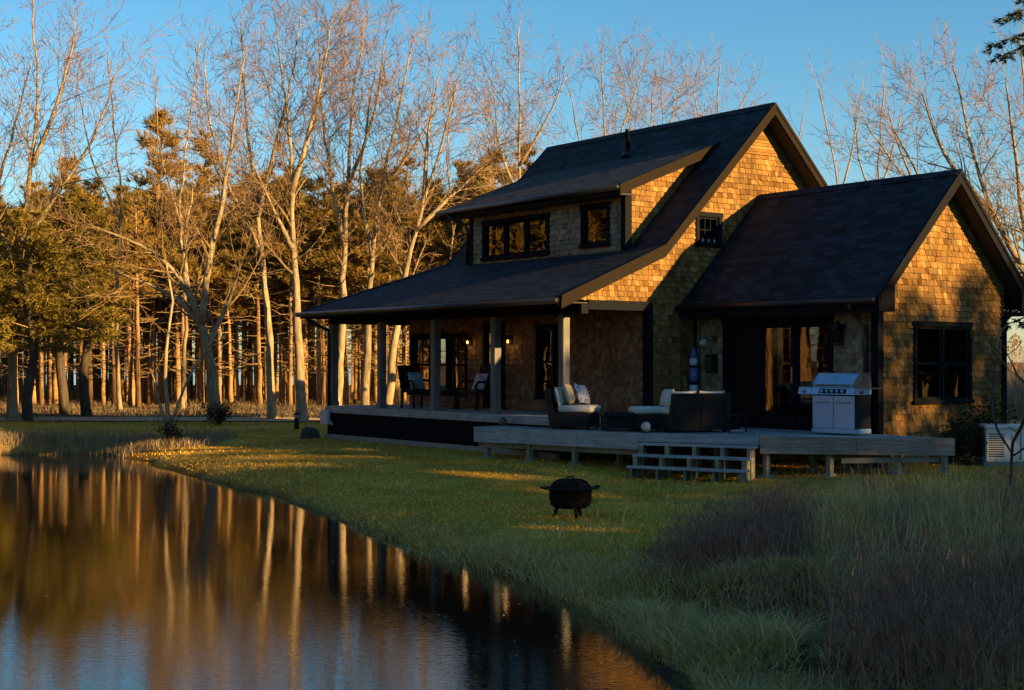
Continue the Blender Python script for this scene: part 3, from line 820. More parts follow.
# porch sconces (lit)
for u in (-6.24, -4.62):
    m = MB(); m.box((u-.05,-.06,2.22),(u+.05,-.025,2.42)); m.lathe([(.09,2.36),(.04,2.44),(.01,2.46)], (u,-.13,0), 12); m.box((u-.012,-.13,2.40),(u+.012,-.05,2.425)); s = m.build('wall_lamp', M['black_metal'], house)
    g = MB(); g.lathe([(.010,2.27),(.024,2.285),(.024,2.32),(.010,2.34)], (u,-.13,0), 10); g.build('bulb', M['lit_bulb'], s, True)
    ld = bpy.data.lights.new('porch_bulb', 'POINT'); ld.energy = .3; ld.color = (1,.55,.2); ld.shadow_soft_size = .04
    lo = bpy.data.objects.new('porch_bulb', ld); COL.objects.link(lo); lo.parent = house; lo.location = (u,-.2,2.2)
# lanterns on the wing wall, unlit
def lantern(u, v, z, k=1.0):
    m = MB(); m.box((u-.06*k,v-.03,z-.02),(u+.06*k,v-.024,z+.22*k)); m.box((u-.10*k,v-.22*k,z+.16*k),(u+.10*k,v-.03,z+.20*k)); m.lathe([(.10*k,.16*k),(.02,.27*k)], (u,v-.13*k,z), 8)
    for a in (-.07, .07):
        for b in (-.20, -.06): m.box((u+a*k-.008,v+b*k-.008,z-.14*k),(u+a*k+.008,v+b*k+.008,z+.16*k))
    m.box((u-.085*k,v-.215*k,z-.17*k),(u+.085*k,v-.045,z-.14*k)); s = m.build('wall_lamp', M['black_metal'], house)
    g = MB(); g.box((u-.06*k,v-.19*k,z-.13*k),(u+.06*k,v-.07*k,z+.15*k)); g.build('lamp_glass', M['glass'], s)
lantern(3.95, WV0-.02, 2.32)
m = MB(); m.box((.42,WV0-.10,1.62),(.70,WV0-.024,2.0)); mb_ = m.build('electric_box', M['black_metal'], house)
m = MB(); m.box((.46,WV0-.106,1.66),(.60,WV0-.101,1.96)); m.build('cover', M['stone'], mb_)
m = MB(); m.lathe([(.02,-.12),(.06,-.11),(.06,-.05),(.075,-.045),(.075,-.02)], (.30,WV0,2.24), 16, axis='y'); m.build('electric_meter', M['pale_paint'], house, True)
m = MB(); m.lathe([(.02,-.20),(.05,-.19),(.035,-.08),(.03,-.02)], (.62,WV0,2.32), 12, axis='y'); m.build('spotlight', M['steel_dark'], house, True)
m = MB(); m.tube([(.2,WV0-.04,2.7),(.2,WV0-.04,.6)], .018, 6); m.tube([(.03,.86,2.9),(.03,.86,.6)], .016, 6); m.build('conduit', M['gutter_metal'], house)
m = MB(); m.box((-1.88,-.035,1.10),(-1.80,-.022,1.24)); ob = m.build('outlet', M['white_plastic'], house)
m = MB(); m.box((-1.862,-.038,1.12),(-1.818,-.036,1.22)); m.build('outlet_cover', M['dark_slot'], ob)
m = MB(); m.bbox((-9.80,-2.12,.30),(-9.42,-2.0,.66), .03); jb = m.build('junction_box', M['white_plastic'], house)
m = MB(); m.tube([(-9.5,-2.03,.34),(-9.34,-2.03,.36),(-9.3,-2.03,.30)], .025, 6); m.build('conduit', M['white_plastic'], jb)
m = MB(); m.box((.95,WV0-.05,.50),(3.65,WV0-.026,.562)); m.build('door_step', M['pale_timber'], house)

# ------------------------------------------------------------------ the open deck (house-local coordinates)
DZ = .56
deck = thing('wooden_deck', 'low weathered grey timber deck with open steps in front of the house', 'deck', (HX, HY, 0), HROT)
EDGE = [(-1.95,-2.05),(-1.75,-2.99),(-.68,-2.67),(2.09,-2.05),(4.17,-1.11),(6.46,1.17)]
POLY = EDGE + [(4.80,1.215),(.0,1.215),(.0,-.06),(-.40,-.06),(-.40,-2.05)]
def clip_half(poly, n, c):
    out = []
    for i in range(len(poly)):
        a, b = poly[i], poly[(i+1) % len(poly)]
        da = a[0]*n[0]+a[1]*n[1]-c; db = b[0]*n[0]+b[1]*n[1]-c
        if da <= 0: out.append(a)
        if da*db < 0:
            t = da/(da-db); out.append((a[0]+t*(b[0]-a[0]), a[1]+t*(b[1]-a[1])))
    return out
def deck_board_poly(vlo, vhi):
    # two convex-ish areas: beside the porch (v<-.05) and in front of the wing
    res = []
    for area in ([(-1.93,-2.05),(-1.73,-2.97),(-.68,-2.65),(2.09,-2.03),(2.09,-2.05+.02)], ): pass
    return res
def x_range(v):
    """u extent of the deck at depth v"""
    xs_ = []
    P_ = POLY
    for i in range(len(P_)):
        a, b = P_[i], P_[(i+1) % len(P_)]
        if (a[1] <= v) != (b[1] <= v): xs_.append(a[0]+(b[0]-a[0])*(v-a[1])/(b[1]-a[1]))
    return (min(xs_), max(xs_)) if len(xs_) > 1 else None
m = MB(); v = -2.93
while v < 1.16:
    r0, r1 = x_range(v+.004), x_range(v+.132)
    if r0 and r1:
        if -2.05 < v < -.1:
            r0 = (max(r0[0], -.40), r0[1]); r1 = (max(r1[0], -.40), r1[1])
        q = [(r0[0],v,DZ-.035),(r0[1],v,DZ-.035),(r1[1],v+.132,DZ-.035),(r1[0],v+.132,DZ-.035)]
        m.prism(q, (0,0,.035))
    v += .138
m.build('deck_boards', M['deck_wood'], deck)
for i, (a, b) in enumerate(zip(EDGE[:-1], EDGE[1:])):
    d = Vector((b[0]-a[0], b[1]-a[1], 0)); L = d.length; d.normalize(); n = Vector((d.y, -d.x, 0))
    nb = 2 if L > 2.6 else 1
    for j in range(nb):
        p = Vector((a[0],a[1],0))+d*(L*j/nb+(.006 if j else 0)); q = Vector((a[0],a[1],0))+d*(L*(j+1)/nb)
        f = MB(); hh = .29 if i != 3 else .14
        f.prism([tuple(p+Vector((0,0,DZ-hh))), tuple(q+Vector((0,0,DZ-hh))), tuple(q+Vector((0,0,DZ+.004))), tuple(p+Vector((0,0,DZ+.004)))], tuple(n*.038))
        o = f.build('fascia_board', M['worn_red_wood'] if i == 4 else M['deck_wood'], deck)
        if i == 4: o['label'] = 'reddish weathered fascia board'
    if i in (1, 2):
        f = MB(); p = Vector((a[0],a[1],0))-n*.10; q = Vector((b[0],b[1],0))-n*.10
        f.prism([tuple(p+Vector((0,0,DZ-.40))), tuple(q+Vector((0,0,DZ-.40))), tuple(q+Vector((0,0,DZ-.28))), tuple(p+Vector((0,0,DZ-.28)))], tuple(-n*.04)); f.build('rim_beam', M['pale_timber'], deck)
def deck_post(u, v, dx=.045):
    wx = W(u, v); m = MB(); g = gz(wx[0], wx[1]); m.box((u-dx,v-dx,g-.1),(u+dx,v+dx,DZ-.04)); m.box((u-dx-.03,v-dx-.03,g-.15),(u+dx+.03,v+dx+.03,g+.05), 1)
    m.build('deck_post', [M['pale_timber'], M['concrete']], deck)
for u, v in [(-1.62,-2.78),(-.55,-2.55),(.55,-2.30),(1.9,-1.95),(4.2,-.98),(4.95,-.22),(5.75,.58),(6.32,1.08),(-1.0,-2.1),(.9,-1.5),(2.9,-.9),(4.2,.2),(5.2,1.0)]: deck_post(u, v)
m = MB(); m.bar((5.1,-.10,.16),(6.25,1.02,.20),.04,.09); m.bar((4.0,.3,.14),(5.1,1.0,.16),.04,.09); m.build('cross_brace', M['pale_timber'], deck)
# steps along the third edge
ST = thing('staircase', None, None); del_ = None
ST.parent = deck
a, b = Vector((2.09,-2.05,0)), Vector((4.17,-1.11,0)); d = (b-a); L = d.length; d.normalize(); n = Vector((d.y,-d.x,0))
def stp(s, o, z): 
    q = a+d*s+n*o; return (q.x, q.y, z)
treads = [(.26,.365,.10,L-.02),(.50,.175,.10,L-.02),(.74,-.015,.10,L-.0)]
for k, (o, z, s0, s1) in enumerate(treads):
    f = MB(); f.prism([stp(s0,o-.25,z),stp(s1,o-.25,z),stp(s1,o,z),stp(s0,o,z)], (0,0,.04)); f.build('tread', M['deck_wood'], ST)
    prev_z = DZ-.035 if k == 0 else treads[k-1][1]; prev_o = o-.30
for s in (.16, .66, 1.18, 1.70, L-.10):
    f = MB()
    for k, (o, z, s0, s1) in enumerate(treads):
        zt = z; zb = -.32
        f.prism([stp(s-.025,o-.22,zb),stp(s-.025,o-.04,zb),stp(s-.025,o-.04,zt),stp(s-.025,o-.22,zt)], (d.x*.05,d.y*.05,0))
        top = (DZ-.138) if k == 0 else treads[k-1][1]
        f.prism([stp(s-.03,o-.24,z+.04),stp(s-.03,o-.205,z+.04),stp(s-.03,o-.205,top),stp(s-.03,o-.24,top)], (d.x*.06,d.y*.06,0))
    f.build('riser', M['pale_timber'], ST)
# ------------------------------------------------------------------ things on the deck
def pillow_mesh(mb, w, h, t, M4, n=7, m=0):
    """a stuffed square pillow"""
    i0 = len(mb.v)
    def pt(i, j, sgn):
        x = (i/(n-1)-.5); y = (j/(n-1)-.5); ex = 1-abs(2*x)**3; ey = 1-abs(2*y)**3
        pin = 1-.10*(1-(2*x)**2)*abs(2*y)**2 - .0; pin2 = 1-.10*(1-(2*y)**2)*abs(2*x)**2
        return M4 @ Vector((x*w*pin2, sgn*t/2*math.sqrt(max(ex*ey,0)), y*h*pin))
    for sgn in (-1, 1):
        b0 = len(mb.v)
        for i in range(n):
            for j in range(n): mb.v.append(tuple(pt(i,j,sgn)))
        for i in range(n-1):
            for j in range(n-1):
                mb.f.append((b0+i*n+j, b0+(i+1)*n+j, b0+(i+1)*n+j+1, b0+i*n+j+1)); mb.m.append(m)
def cushion(name, parent, a, b, mat, r=.05):
    m = MB(); m.bbox(a, b, r); return m.build(name, mat, parent, True)

def wicker_chair(name, label, cat, loc, rot, wd=.78, arms=False, back_h=.74, panels=1, group=None):
    """faces local -y; width along x"""
    o = thing(name, label, cat, loc, rot, group)
    h = wd/2; m = MB()
    m.bbox((-h,-.40,.05),(h,.34,.33), .025)
    for x in (-h+.05, h-.05):
        for y in (-.35, .30): m.box((x-.03,y-.03,0),(x+.03,y+.03,.06))
    m.build('seat_base', M['wicker'], o)
    for k in range(panels):
        x0 = -h+wd*k/panels+.006; x1 = -h+wd*(k+1)/panels-.006; m = MB()
        m.prism([(x0,.24,.10),(x0,.38,.06),(x0,.50,back_h),(x0,.40,back_h+.01)], (x1-x0,0,0)); m.build('backrest', M['wicker'], o)
        sc = cushion('seat_cushion', o, (x0+.01,-.43,.33), (x1-.01,.24,.46), M['cushion'])
        m = MB(); T = Matrix.Translation(((x0+x1)/2,.25,.46+(back_h-.44)/2)) @ Matrix.Rotation(R(-14), 4, 'X'); pillow_mesh(m, (x1-x0)-.04, back_h-.36, .18, T); m.build('back_cushion', M['cushion'], o, True)
    if arms:
        for s in (-1, 1):
            m = MB(); m.bbox((s*h-.05,-.40,.05),(s*h+.05,.36,.58), .02); m.build('armrest', M['wicker'], o)
    return o
def Wd(u, v, z=DZ): return W(u, v, z)
def face(ang): return R(ang)     # 0 = faces the camera; positive turns its front towards the right of the picture
CH1 = (1.20, 27.68)
ch = wicker_chair('wicker_armchair', 'dark wicker armchair with two throw pillows in front of the porch post', 'armchair', (CH1[0],CH1[1],DZ), face(72), .80, back_h=.76)
def pillow(label, mat, loc, rotz, tilt, size=.42, name='throw_pillow', t=.16, roll=0):
    o = MB(); T = Matrix.Rotation(R(tilt), 4, 'X') @ Matrix.Rotation(R(roll), 4, 'Y'); pillow_mesh(o, size, size, t, T, 9)
    x = o.build(name, mat, None, True, loc, rotz); return tag(x, label, 'pillow')
def local(loc, rot, p):
    c, s = math.cos(rot), math.sin(rot); return (loc[0]+c*p[0]-s*p[1], loc[1]+s*p[0]+c*p[1], loc[2]+p[2])
L1 = (CH1[0],CH1[1],DZ)
pillow('plain beige throw pillow leaning in the wicker armchair', M['beige_pillow'], local(L1, face(72), (-.16,.06,.68)), face(78), -16)
pillow('white and blue patterned throw pillow in the wicker armchair', M['blue_pattern'], local(L1, face(72), (.18,-.10,.67)), face(60), -24, .42, roll=8)
tb = thing('wicker_table', 'low dark wicker coffee table between the chairs on the deck', 'coffee table', (2.06,26.95,DZ), R(4))
m = MB(); m.bbox((-.40,-.38,.27),(.40,.38,.35), .02); m.build('tabletop', M['wicker'], tb)
m = MB(); m.bbox((-.36,-.34,.05),(.36,.34,.268), .02); m.build('base', M['wicker'], tb)
for x in (-.32,.32):
    for y in (-.3,.3): m = MB(); m.box((x-.03,y-.03,0),(x+.03,y+.03,.06)); m.build('leg', M['wicker'], tb)
wicker_chair('wicker_armchair', 'wicker chair with pale cushions seen side-on facing left at the coffee table', 'armchair', (2.64,26.78,DZ), face(-80), .62)
lv = wicker_chair('wicker_loveseat', 'dark wicker loveseat with its tall back to the pond above the steps', 'loveseat', (3.30,26.50,DZ), R(180+16), 1.14, False, .71, 2)
stb = thing('side_table', 'small open black cube side table right of the loveseat', 'side table', (4.08,26.45,DZ), R(14))
m = MB(); m.box((-.17,-.17,.31),(.17,.17,.335)); m.build('tabletop', M['black_metal'], stb)
for x in (-.155,.155):
    for y in (-.155,.155): m = MB(); m.box((x-.012,y-.012,0),(x+.012,y+.012,.31)); m.build('leg', M['black_metal'], stb)
m = MB(); m.box((-.14,-.155,.02),(.14,.14,.045)); m.build('shelf', M['white_plastic'], stb)
m = MB(); m.box((-.14,.143,.02),(.14,.15,.31)); m.build('back_panel', M['black_metal'], stb)
gl = thing('globe_lamp', 'round pale globe lamp on the deck edge above the steps', 'lamp', (2.42,26.05,DZ), 0)
m = MB(); m.lathe([(.06,0),(.06,.03),(.05,.035)], n=16); m.build('base', M['stone'], gl)
m = MB(); m.lathe([(.09*math.sin(R(a)), .115-.09*math.cos(R(a))) for a in range(20,181,16)], n=20); m.build('globe', M['white_plastic'], gl, True)
# brown ball on the deck near the porch skirt
m = MB(); m.lathe([(.001+.09*math.sin(R(a)), .09-.09*math.cos(R(a))) for a in range(0,181,15)], n=20)
p = W(-1.75, -2.32, DZ); o = m.build('ball', M['copper_ball'], None, True, p); tag(o, 'small brown ball lying on the deck against the porch skirting', 'ball')

# gas grill: faces local -y
gr_ = thing('gas_grill', 'stainless steel gas grill with closed lid by the corner of the wing', 'grill', (5.86,25.62,DZ), R(-49))
gr_.scale = (.87,.87,.87)
m = MB(); m.bbox((-.52,-.27,.09),(.52,.27,.80), .01); m.build('cabinet', M['black_metal'], gr_)
for s in (-1, 1):
    m = MB(); x0, x1 = (-.515,-.006) if s < 0 else (.006,.515); m.bbox((x0,-.292,.13),(x1,-.272,.79), .008); dd = m.build('door', M['steel'], gr_)
    m = MB(); cx = -.26 if s < 0 else .26; m.tube([(cx-.16,-.295,.66),(cx-.16,-.325,.66),(cx+.16,-.325,.66),(cx+.16,-.295,.66)], .010, 8); m.build('handle', M['steel_dark'], dd)
m = MB(); m.bbox((-.53,-.30,.03),(.53,.27,.125), .01); m.build('plinth', M['steel'], gr_)
for x in (-.45,.45):
    for y in (-.2,.2): m = MB(); m.lathe([(.03,-.012),(.035,-.01),(.035,.01),(.03,.012)], (x,y,.036), 12, axis='x'); m.build('caster', M['black_metal'], gr_)
m = MB(); m.prism([(-.53,-.33,.82),(-.53,-.29,.815),(-.53,.27,.82),(-.53,.27,.96),(-.53,-.28,.96)], (1.06,0,0)); m.build('firebox', M['steel'], gr_)
m = MB(); m.prism([(-.33,-.334,.845),(.33,-.334,.845),(.33,-.297,.93),(-.33,-.297,.93)], (0,.012,0)); cp = m.build('control_panel', M['black_metal'], gr_)
for i in range(5):
    m = MB(); m.lathe([(.03,-.035),(.032,-.03),(.034,0)], (-.25+i*.125,-.325,.885), 14, axis='y'); m.build('knob', M['steel'], cp, True)
for s in (-1, 1):
    m = MB(); x0, x1 = (-.86,-.54) if s < 0 else (.54,.86); m.bbox((x0,-.30,.935),(x1,.25,.962), .01); m.prism([(x0,-.325,.82),(x1,-.325,.82),(x1,-.295,.935),(x0,-.295,.935)], (0,.02,0)); sh_ = m.build('side_shelf', M['steel'] if s < 0 else M['steel_dark'], gr_)
    m = MB(); m.lathe([(.03,-.036),(.033,-.03),(.035,0)], ((x0+x1)/2,-.315,.875), 14, axis='y'); m.build('knob', M['steel_dark'], sh_, True)
prof = [(-.285,.965),(-.295,1.03),(-.27,1.06),(-.12,1.225),(-.03,1.25),(.15,1.25),(.23,1.20),(.27,1.05),(.27,.965)]
m = MB(); m.prism([(-.50,y,z) for y, z in prof], (1.0,0,0)); lid = m.build('lid', M['steel'], gr_)
for x in (-.525,.50):
    m = MB(); m.prism([(x,y*1.03,.962+(z-.962)*1.03) for y, z in prof], (.026,0,0)); m.build('lid_cap', M['steel_dark'], lid)
m = MB(); m.tube([(-.40,-.295,1.01),(-.40,-.345,1.01),(.40,-.345,1.01),(.40,-.295,1.01)], .014, 8); m.build('handle', M['steel_dark'], lid, True)
m = MB(); m.lathe([(.035,-.012),(.036,0)], (0,0,0), 16, axis='y'); g_ = m.build('thermometer', M['white_plastic'], lid, True); g_.location = (0,-.195,1.15); g_.rotation_euler = (R(-42),0,0)

# lobster buoy hanging on the wall by the wing
bu = thing('lobster_buoy', 'long striped blue and white float hanging on the shingled wall behind the loveseat', 'buoy', W(.14, WV0-.16, 1.18), 0)
for z0, z1, mt, r0, r1 in ((0,.20,'pale_paint',.085,.095),(.20,.26,'navy_trim',.096,.096),(.26,.55,'blue_paint',.096,.096),(.55,.60,'navy_trim',.096,.096),(.60,.74,'pale_paint',.095,.085),(.74,.95,'blue_paint',.085,.03)):
    m = MB(); m.lathe([(r0,z0),((r0+r1)/2,(z0+z1)/2),(r1,z1)], n=16); m.build('stripe', M[mt], bu, True)
m = MB(); m.tube([(0,0,.93),(0,0,1.10),(.01,.06,1.16),(0,.13,1.18)], .012, 6); m.build('rope', M['stone'], bu)

# little stars in the small gable window
for k in range(3):
    m = MB(); pts = []
    for i in range(10):
        r = .055 if i % 2 == 0 else .017; a_ = R(90+36*i); pts.append((0, r*math.cos(a_), r*math.sin(a_)))
    m.prism(pts, (.012,0,0)); p = W(.030, 1.46+k*.165, 4.352)
    o = m.build('star_ornament', M['white_plastic'], None, False, p, HROT); tag(o, ['small white star on the gable window sill, nearest the porch roof','small white star in the middle of the row on the gable window sill','small white star on the gable window sill, nearest the wing roof'][k], 'ornament', 'stars on the gable window sill')

# porch chairs
def porch_chair(label, loc, rot):
    o = thing('porch_chair', label, 'chair', loc, rot, 'chairs on the porch')
    m = MB(); m.bbox((-.30,-.30,.36),(.30,.28,.43), .02); m.build('seat', M['wicker'], o)
    m = MB(); m.prism([(-.30,.22,.43),(-.30,.28,.43),(-.30,.44,.98),(-.30,.38,1.0)], (.60,0,0)); m.build('backrest', M['wicker'], o)
    for s in (-1, 1):
        m = MB(); m.tube([(s*.31,-.28,0),(s*.31,-.29,.55),(s*.31,-.22,.63),(s*.31,.25,.65),(s*.31,.33,.70)], .028, 8); m.build('armrest', M['wicker'], o)
        m = MB(); m.bar((s*.28,.26,0),(s*.28,.26,.40),.045,.045); m.build('leg', M['wicker'], o)
    return o
PC1 = W(-6.95,-1.05,.765); r1 = R(38)
porch_chair('dark porch armchair with a light blue square pillow, farther from the steps', PC1, r1)
pillow('light blue pillow standing on the porch armchair', M['blue_pillow_fabric'], local(PC1, r1, (0,.08,.64)), r1, -18, .44)
PC2 = W(-4.95,-.75,.765); r2 = R(-48)
porch_chair('dark porch armchair turned left with a violet patterned pillow, below the left sconce', PC2, r2)
pillow('violet and white patterned pillow on the porch armchair below the sconce', M['violet_pattern'], local(PC2, r2, (0,.10,.64)), r2, -22, .42)
pt_ = thing('porch_table', 'small dark round table between the two porch armchairs', 'table', W(-5.95,-.65,.765), 0)
m = MB(); m.lathe([(.24,.44),(.25,.45),(.25,.47),(.24,.475)], n=20); m.build('tabletop', M['wicker'], pt_)
m = MB(); m.lathe([(.16,0),(.05,.04),(.035,.40),(.08,.44)], n=14); m.build('stand', M['wicker'], pt_)

# ------------------------------------------------------------------ things on the lawn
fx, fy = .77, 19.0
fp = thing('fire_pit', 'round black iron fire pit with a domed mesh cover on three legs on the lawn', 'fire pit', (fx, fy, gz(fx,fy)-.01), R(20))
fp.scale = (1.1,1.1,1.12)
m = MB(); m.lathe([(.02,.12),(.19,.125),(.235,.16),(.255,.23),(.258,.33),(.262,.335),(.262,.35),(.245,.35),(.235,.24),(.17,.16),(.02,.15)], n=28); m.build('bowl', M['rusty_iron'], fp, True)
m = MB(); m.lathe([(.235,.345),(.335,.35),(.34,.362),(.235,.368)], n=28); m.build('rim', M['rusty_iron'], fp)
m = MB(); m.lathe([(.245,.36),(.238,.385),(.205,.42),(.15,.447),(.08,.458),(.01,.461)], n=24); cv = m.build('cover', M['rusty_iron'], fp, True)
m = MB()
for k in range(8):
    a_ = R(45*k); m.tube([(.248*math.cos(a_),.248*math.sin(a_),.37),(.242*math.cos(a_),.242*math.sin(a_),.388),(.21*math.cos(a_),.21*math.sin(a_),.424),(.15*math.cos(a_),.15*math.sin(a_),.452),(.02*math.cos(a_),.02*math.sin(a_),.466)], .007, 5)
m.tube([(-.04,0,.46),(-.04,0,.49),(.04,0,.49),(.04,0,.46)], .008, 6); m.build('handle', M['rusty_iron'], cv)
for k in range(3):
    a_ = R(120*k+30); c_, s_ = math.cos(a_), math.sin(a_); m = MB(); m.tube([(.15*c_,.15*s_,.19),(.17*c_,.17*s_,.10),(.20*c_,.20*s_,0)], [.03,.024,.022], 8); m.build('leg', M['rusty_iron'], fp)
for k in range(2):
    s = 1 if k else -1; m = MB(); m.tube([(s*.325,-.05,.355),(s*.37,-.04,.37),(s*.37,.04,.37),(s*.325,.05,.355)], .010, 6); m.build('grip', M['rusty_iron'], fp)

gx, gy = 9.22, 26.3
ge = thing('standby_generator', 'pale grey boxy standby generator with side louvres beside the wing', 'generator', (gx, gy, gz(gx,gy)), R(-8))
m = MB(); m.box((-.66,-.42,-.05),(.66,.42,.06)); m.build('pad', M['concrete'], ge)
m = MB(); m.bbox((-.62,-.37,.065),(.62,.37,.66), .02); m.build('shell', M['generator_shell'], ge)
m = MB(); m.bbox((-.645,-.395,.66),(.645,.395,.73), .03); m.build('lid', M['generator_shell'], ge)
m = MB()
for i in range(11): m.box((-.57,-.376,.16+i*.04),(-.30,-.371,.178+i*.04))
m.build('louvre', M['dark_slot'], ge)
m = MB()
for i in range(11): m.box((-.626,-.28,.16+i*.04),(-.621,.28,.178+i*.04))
m.build('louvre', M['dark_slot'], ge)
m = MB(); m.box((-.02,-.3745,.10),(-.008,-.371,.65)); m.build('panel_seam', M['dark_slot'], ge)

bx_, by_ = -5.9, 39.5
bl = thing('bollard_light', 'short black bollard light with a pale band on the lawn left of the porch', 'bollard light', (bx_, by_, gz(bx_,by_)), 0)
m = MB(); m.lathe([(.07,-.05),(.07,.30),(.065,.305)], n=16); m.build('post', M['black_metal'], bl, True)
m = MB(); m.lathe([(.06,.305),(.06,.40)], n=16); m.build('lens', M['white_plastic'], bl, True)
m = MB(); m.lathe([(.08,.40),(.08,.43),(.03,.46)], n=16); m.build('cap', M['black_metal'], bl, True)
# boulders by the porch corner
def boulder(name, label, loc, s, seed, mat):
    rr = random.Random(seed); m = MB(); n = 12; prof = []
    off = [(rr.uniform(-1,1), rr.uniform(-1,1), rr.uniform(-1,1), rr.uniform(0,6)) for _ in range(7)]
    bm_v = []
    for i in range(9):
        th = math.pi*i/8
        for j in range(n):
            ph = 2*math.pi*j/n; d = Vector((math.sin(th)*math.cos(ph), math.sin(th)*math.sin(ph), math.cos(th)))
            r = 1+sum(.07*math.sin(3*(a*d.x+b*d.y+c*d.z)+e) for a,b,c,e in off)
            bm_v.append((d.x*r*s[0], d.y*r*s[1], d.z*r*s[2]))
    fs = []
    for i in range(8):
        for j in range(n):
            l = (j+1) % n; fs.append((i*n+j,i*n+l,(i+1)*n+l,(i+1)*n+j))
    m.add(bm_v, fs); o = m.build(name, mat, None, True, loc); return tag(o, label, 'boulder')
bp = W(-9.95,-2.35); boulder('boulder', 'dark mossy boulder against the far corner of the porch', (bp[0],bp[1],gz(bp[0],bp[1])+.05), (.28,.26,.26), 3, M['stone'])

# ------------------------------------------------------------------ bare trees
F = 1441.7
def perp(d, rr):
    a = d.cross(Vector((rr.uniform(-1,1), rr.uniform(-1,1), rr.uniform(-1,1))))
    if a.length < 1e-3: a = d.cross(Vector((1,0,0)))
    return a.normalized()
def smooth_line(P, step):
    out = []
    n = len(P)
    for i in range(n-1):
        p0 = P[max(i-1,0)]; p1 = P[i]; p2 = P[i+1]; p3 = P[min(i+2,n-1)]
        k = max(2, int((p2-p1).length/step))
        for j in range(k):
            t = j/k; out.append(.5*((2*p1)+(-p0+p2)*t+(2*p0-5*p1+4*p2-p3)*t*t+(-p0+3*p1-3*p2+p3)*t**3))
    out.append(P[-1]); return out
class Tree:
    def __init__(s, seed, dens=1.0, up=.16, maxlen=2.8, crown_from=.30, twig_r=.008):
        s.r = random.Random(seed); s.trunk = MB(); s.crown = MB(); s.dens = dens; s.up = up; s.maxlen = maxlen; s.cf = crown_from; s.tr = twig_r; s.tips = []
    def branch(s, p, d, L, r, lvl):
        rr = s.r
        n = 5 if lvl == 1 else (3 if lvl == 2 else 2)
        pts = [p.copy()]; rad = [r]; q = p.copy(); dd = d.copy()
        jit = (.16,.20,.24,.28)[lvl]
        for i in range(n):
            dd = (dd + Vector((rr.uniform(-1,1),rr.uniform(-1,1),rr.uniform(-1,1)))*jit + Vector((0,0,s.up*.35))).normalized()
            q = q + dd*(L/n); pts.append(q.copy()); rad.append(max(s.tr*.75, r*(1-.8*(i+1)/n)))
        big = r > .022
        s.crown.tube(pts, rad, 5 if big else 3, 0 if r > .016 else 1, False)
        if lvl >= 3: s.tips.append(q); return
        sp = (0, .20, .17)[lvl]/s.dens
        k = int(L/sp*rr.uniform(.8,1.15))
        for j in range(k):
            t = .22+.75*(j+rr.random())/max(k,1); t = min(t, .98); i = min(int(t*n), n-1); f = t*n-i
            b = pts[i].lerp(pts[i+1], f); bd = (pts[i+1]-pts[i]).normalized()
            ang = R(rr.uniform(28,58)); a = perp(bd, rr)
            nd = (bd*math.cos(ang)+a*math.sin(ang)).normalized()
            l2 = L*rr.uniform(.28,.55)*(1.15-.7*t); 
            if lvl == 2: l2 = max(.22, min(.75, l2*1.3))
            if l2 > .15: s.branch(b, nd, l2, max(s.tr, rad[i]*rr.uniform(.35,.55)), lvl+1)
        if lvl < 3: s.branch(q, dd, L*.35, max(s.tr, rad[-1]), min(lvl+1, 3))
    def stem(s, P, r0, r1, first=.25, main=True):
        rr = s.r
        pts = smooth_line([Vector(p) for p in P], .5); n = len(pts)
        for i in range(1, n): pts[i] = pts[i] + Vector((rr.uniform(-1,1),rr.uniform(-1,1),0))*.04*min(1,i/4)
        rad = [max(.012, r1+(r0-r1)*(1-i/(n-1))**1.35) for i in range(n)]
        if main: rad[0] *= 1.45; rad[1] *= 1.12
        s.trunk.tube(pts, rad, 9 if r0 > .1 else 6, 0, True)
        tot = n-1
        seg = (pts[1]-pts[0]).length
        k = int(tot*seg*(1-first)/.175*s.dens)
        for j in range(k):
            t = first+(1-first)*(j+rr.random())/k; i = min(int(t*tot), tot-1); b = pts[i].lerp(pts[i+1], t*tot-i)
            bd = (pts[i+1]-pts[i]).normalized(); ang = R(rr.uniform(34,70)-8*t); a = perp(bd, rr); nd = (bd*math.cos(ang)+a*math.sin(ang))
            nd.z += s.up*.5; nd.normalize()
            tt = (t-first)/(1-first)
            L = s.maxlen*1.45*rr.uniform(.4,1.0)*(1-.5*tt)*(.6+.4*min(1,tt*4))
            if rr.random() < .3: L *= .4
            s.branch(b, nd, L, max(s.tr, rad[i]*rr.uniform(.22,.42)), 1)
        s.branch(pts[-1], (pts[-1]-pts[-2]).normalized(), 1.0, rad[-1], 1)
    def done(s, name, label, loc, group=None, bark='pale_bark', cat='tree', rotz=0):
        o = thing(name, label, cat, loc, rotz, group)
        s.trunk.build('trunk', M[bark], o, True)
        if s.crown.v: s.crown.build('crown', [M['branch_bark'] if bark != 'dark_bark' else M['dark_bark'], M['twig']], o, False)
        return o
def px_stems(bx, by, D, stems, rr):
    """stem outlines given in photo pixels, turned into metres at distance D with a depth of their own"""
    out = []
    for st in stems:
        P = []; dep = rr.uniform(-.5,.5)
        for i, (x, y) in enumerate(st):
            P.append(Vector(((x-bx)*D/F, dep*i*.55+(rr.uniform(-.2,.2) if i else 0), (by-y)*D/F)))
        out.append(P)
    return out
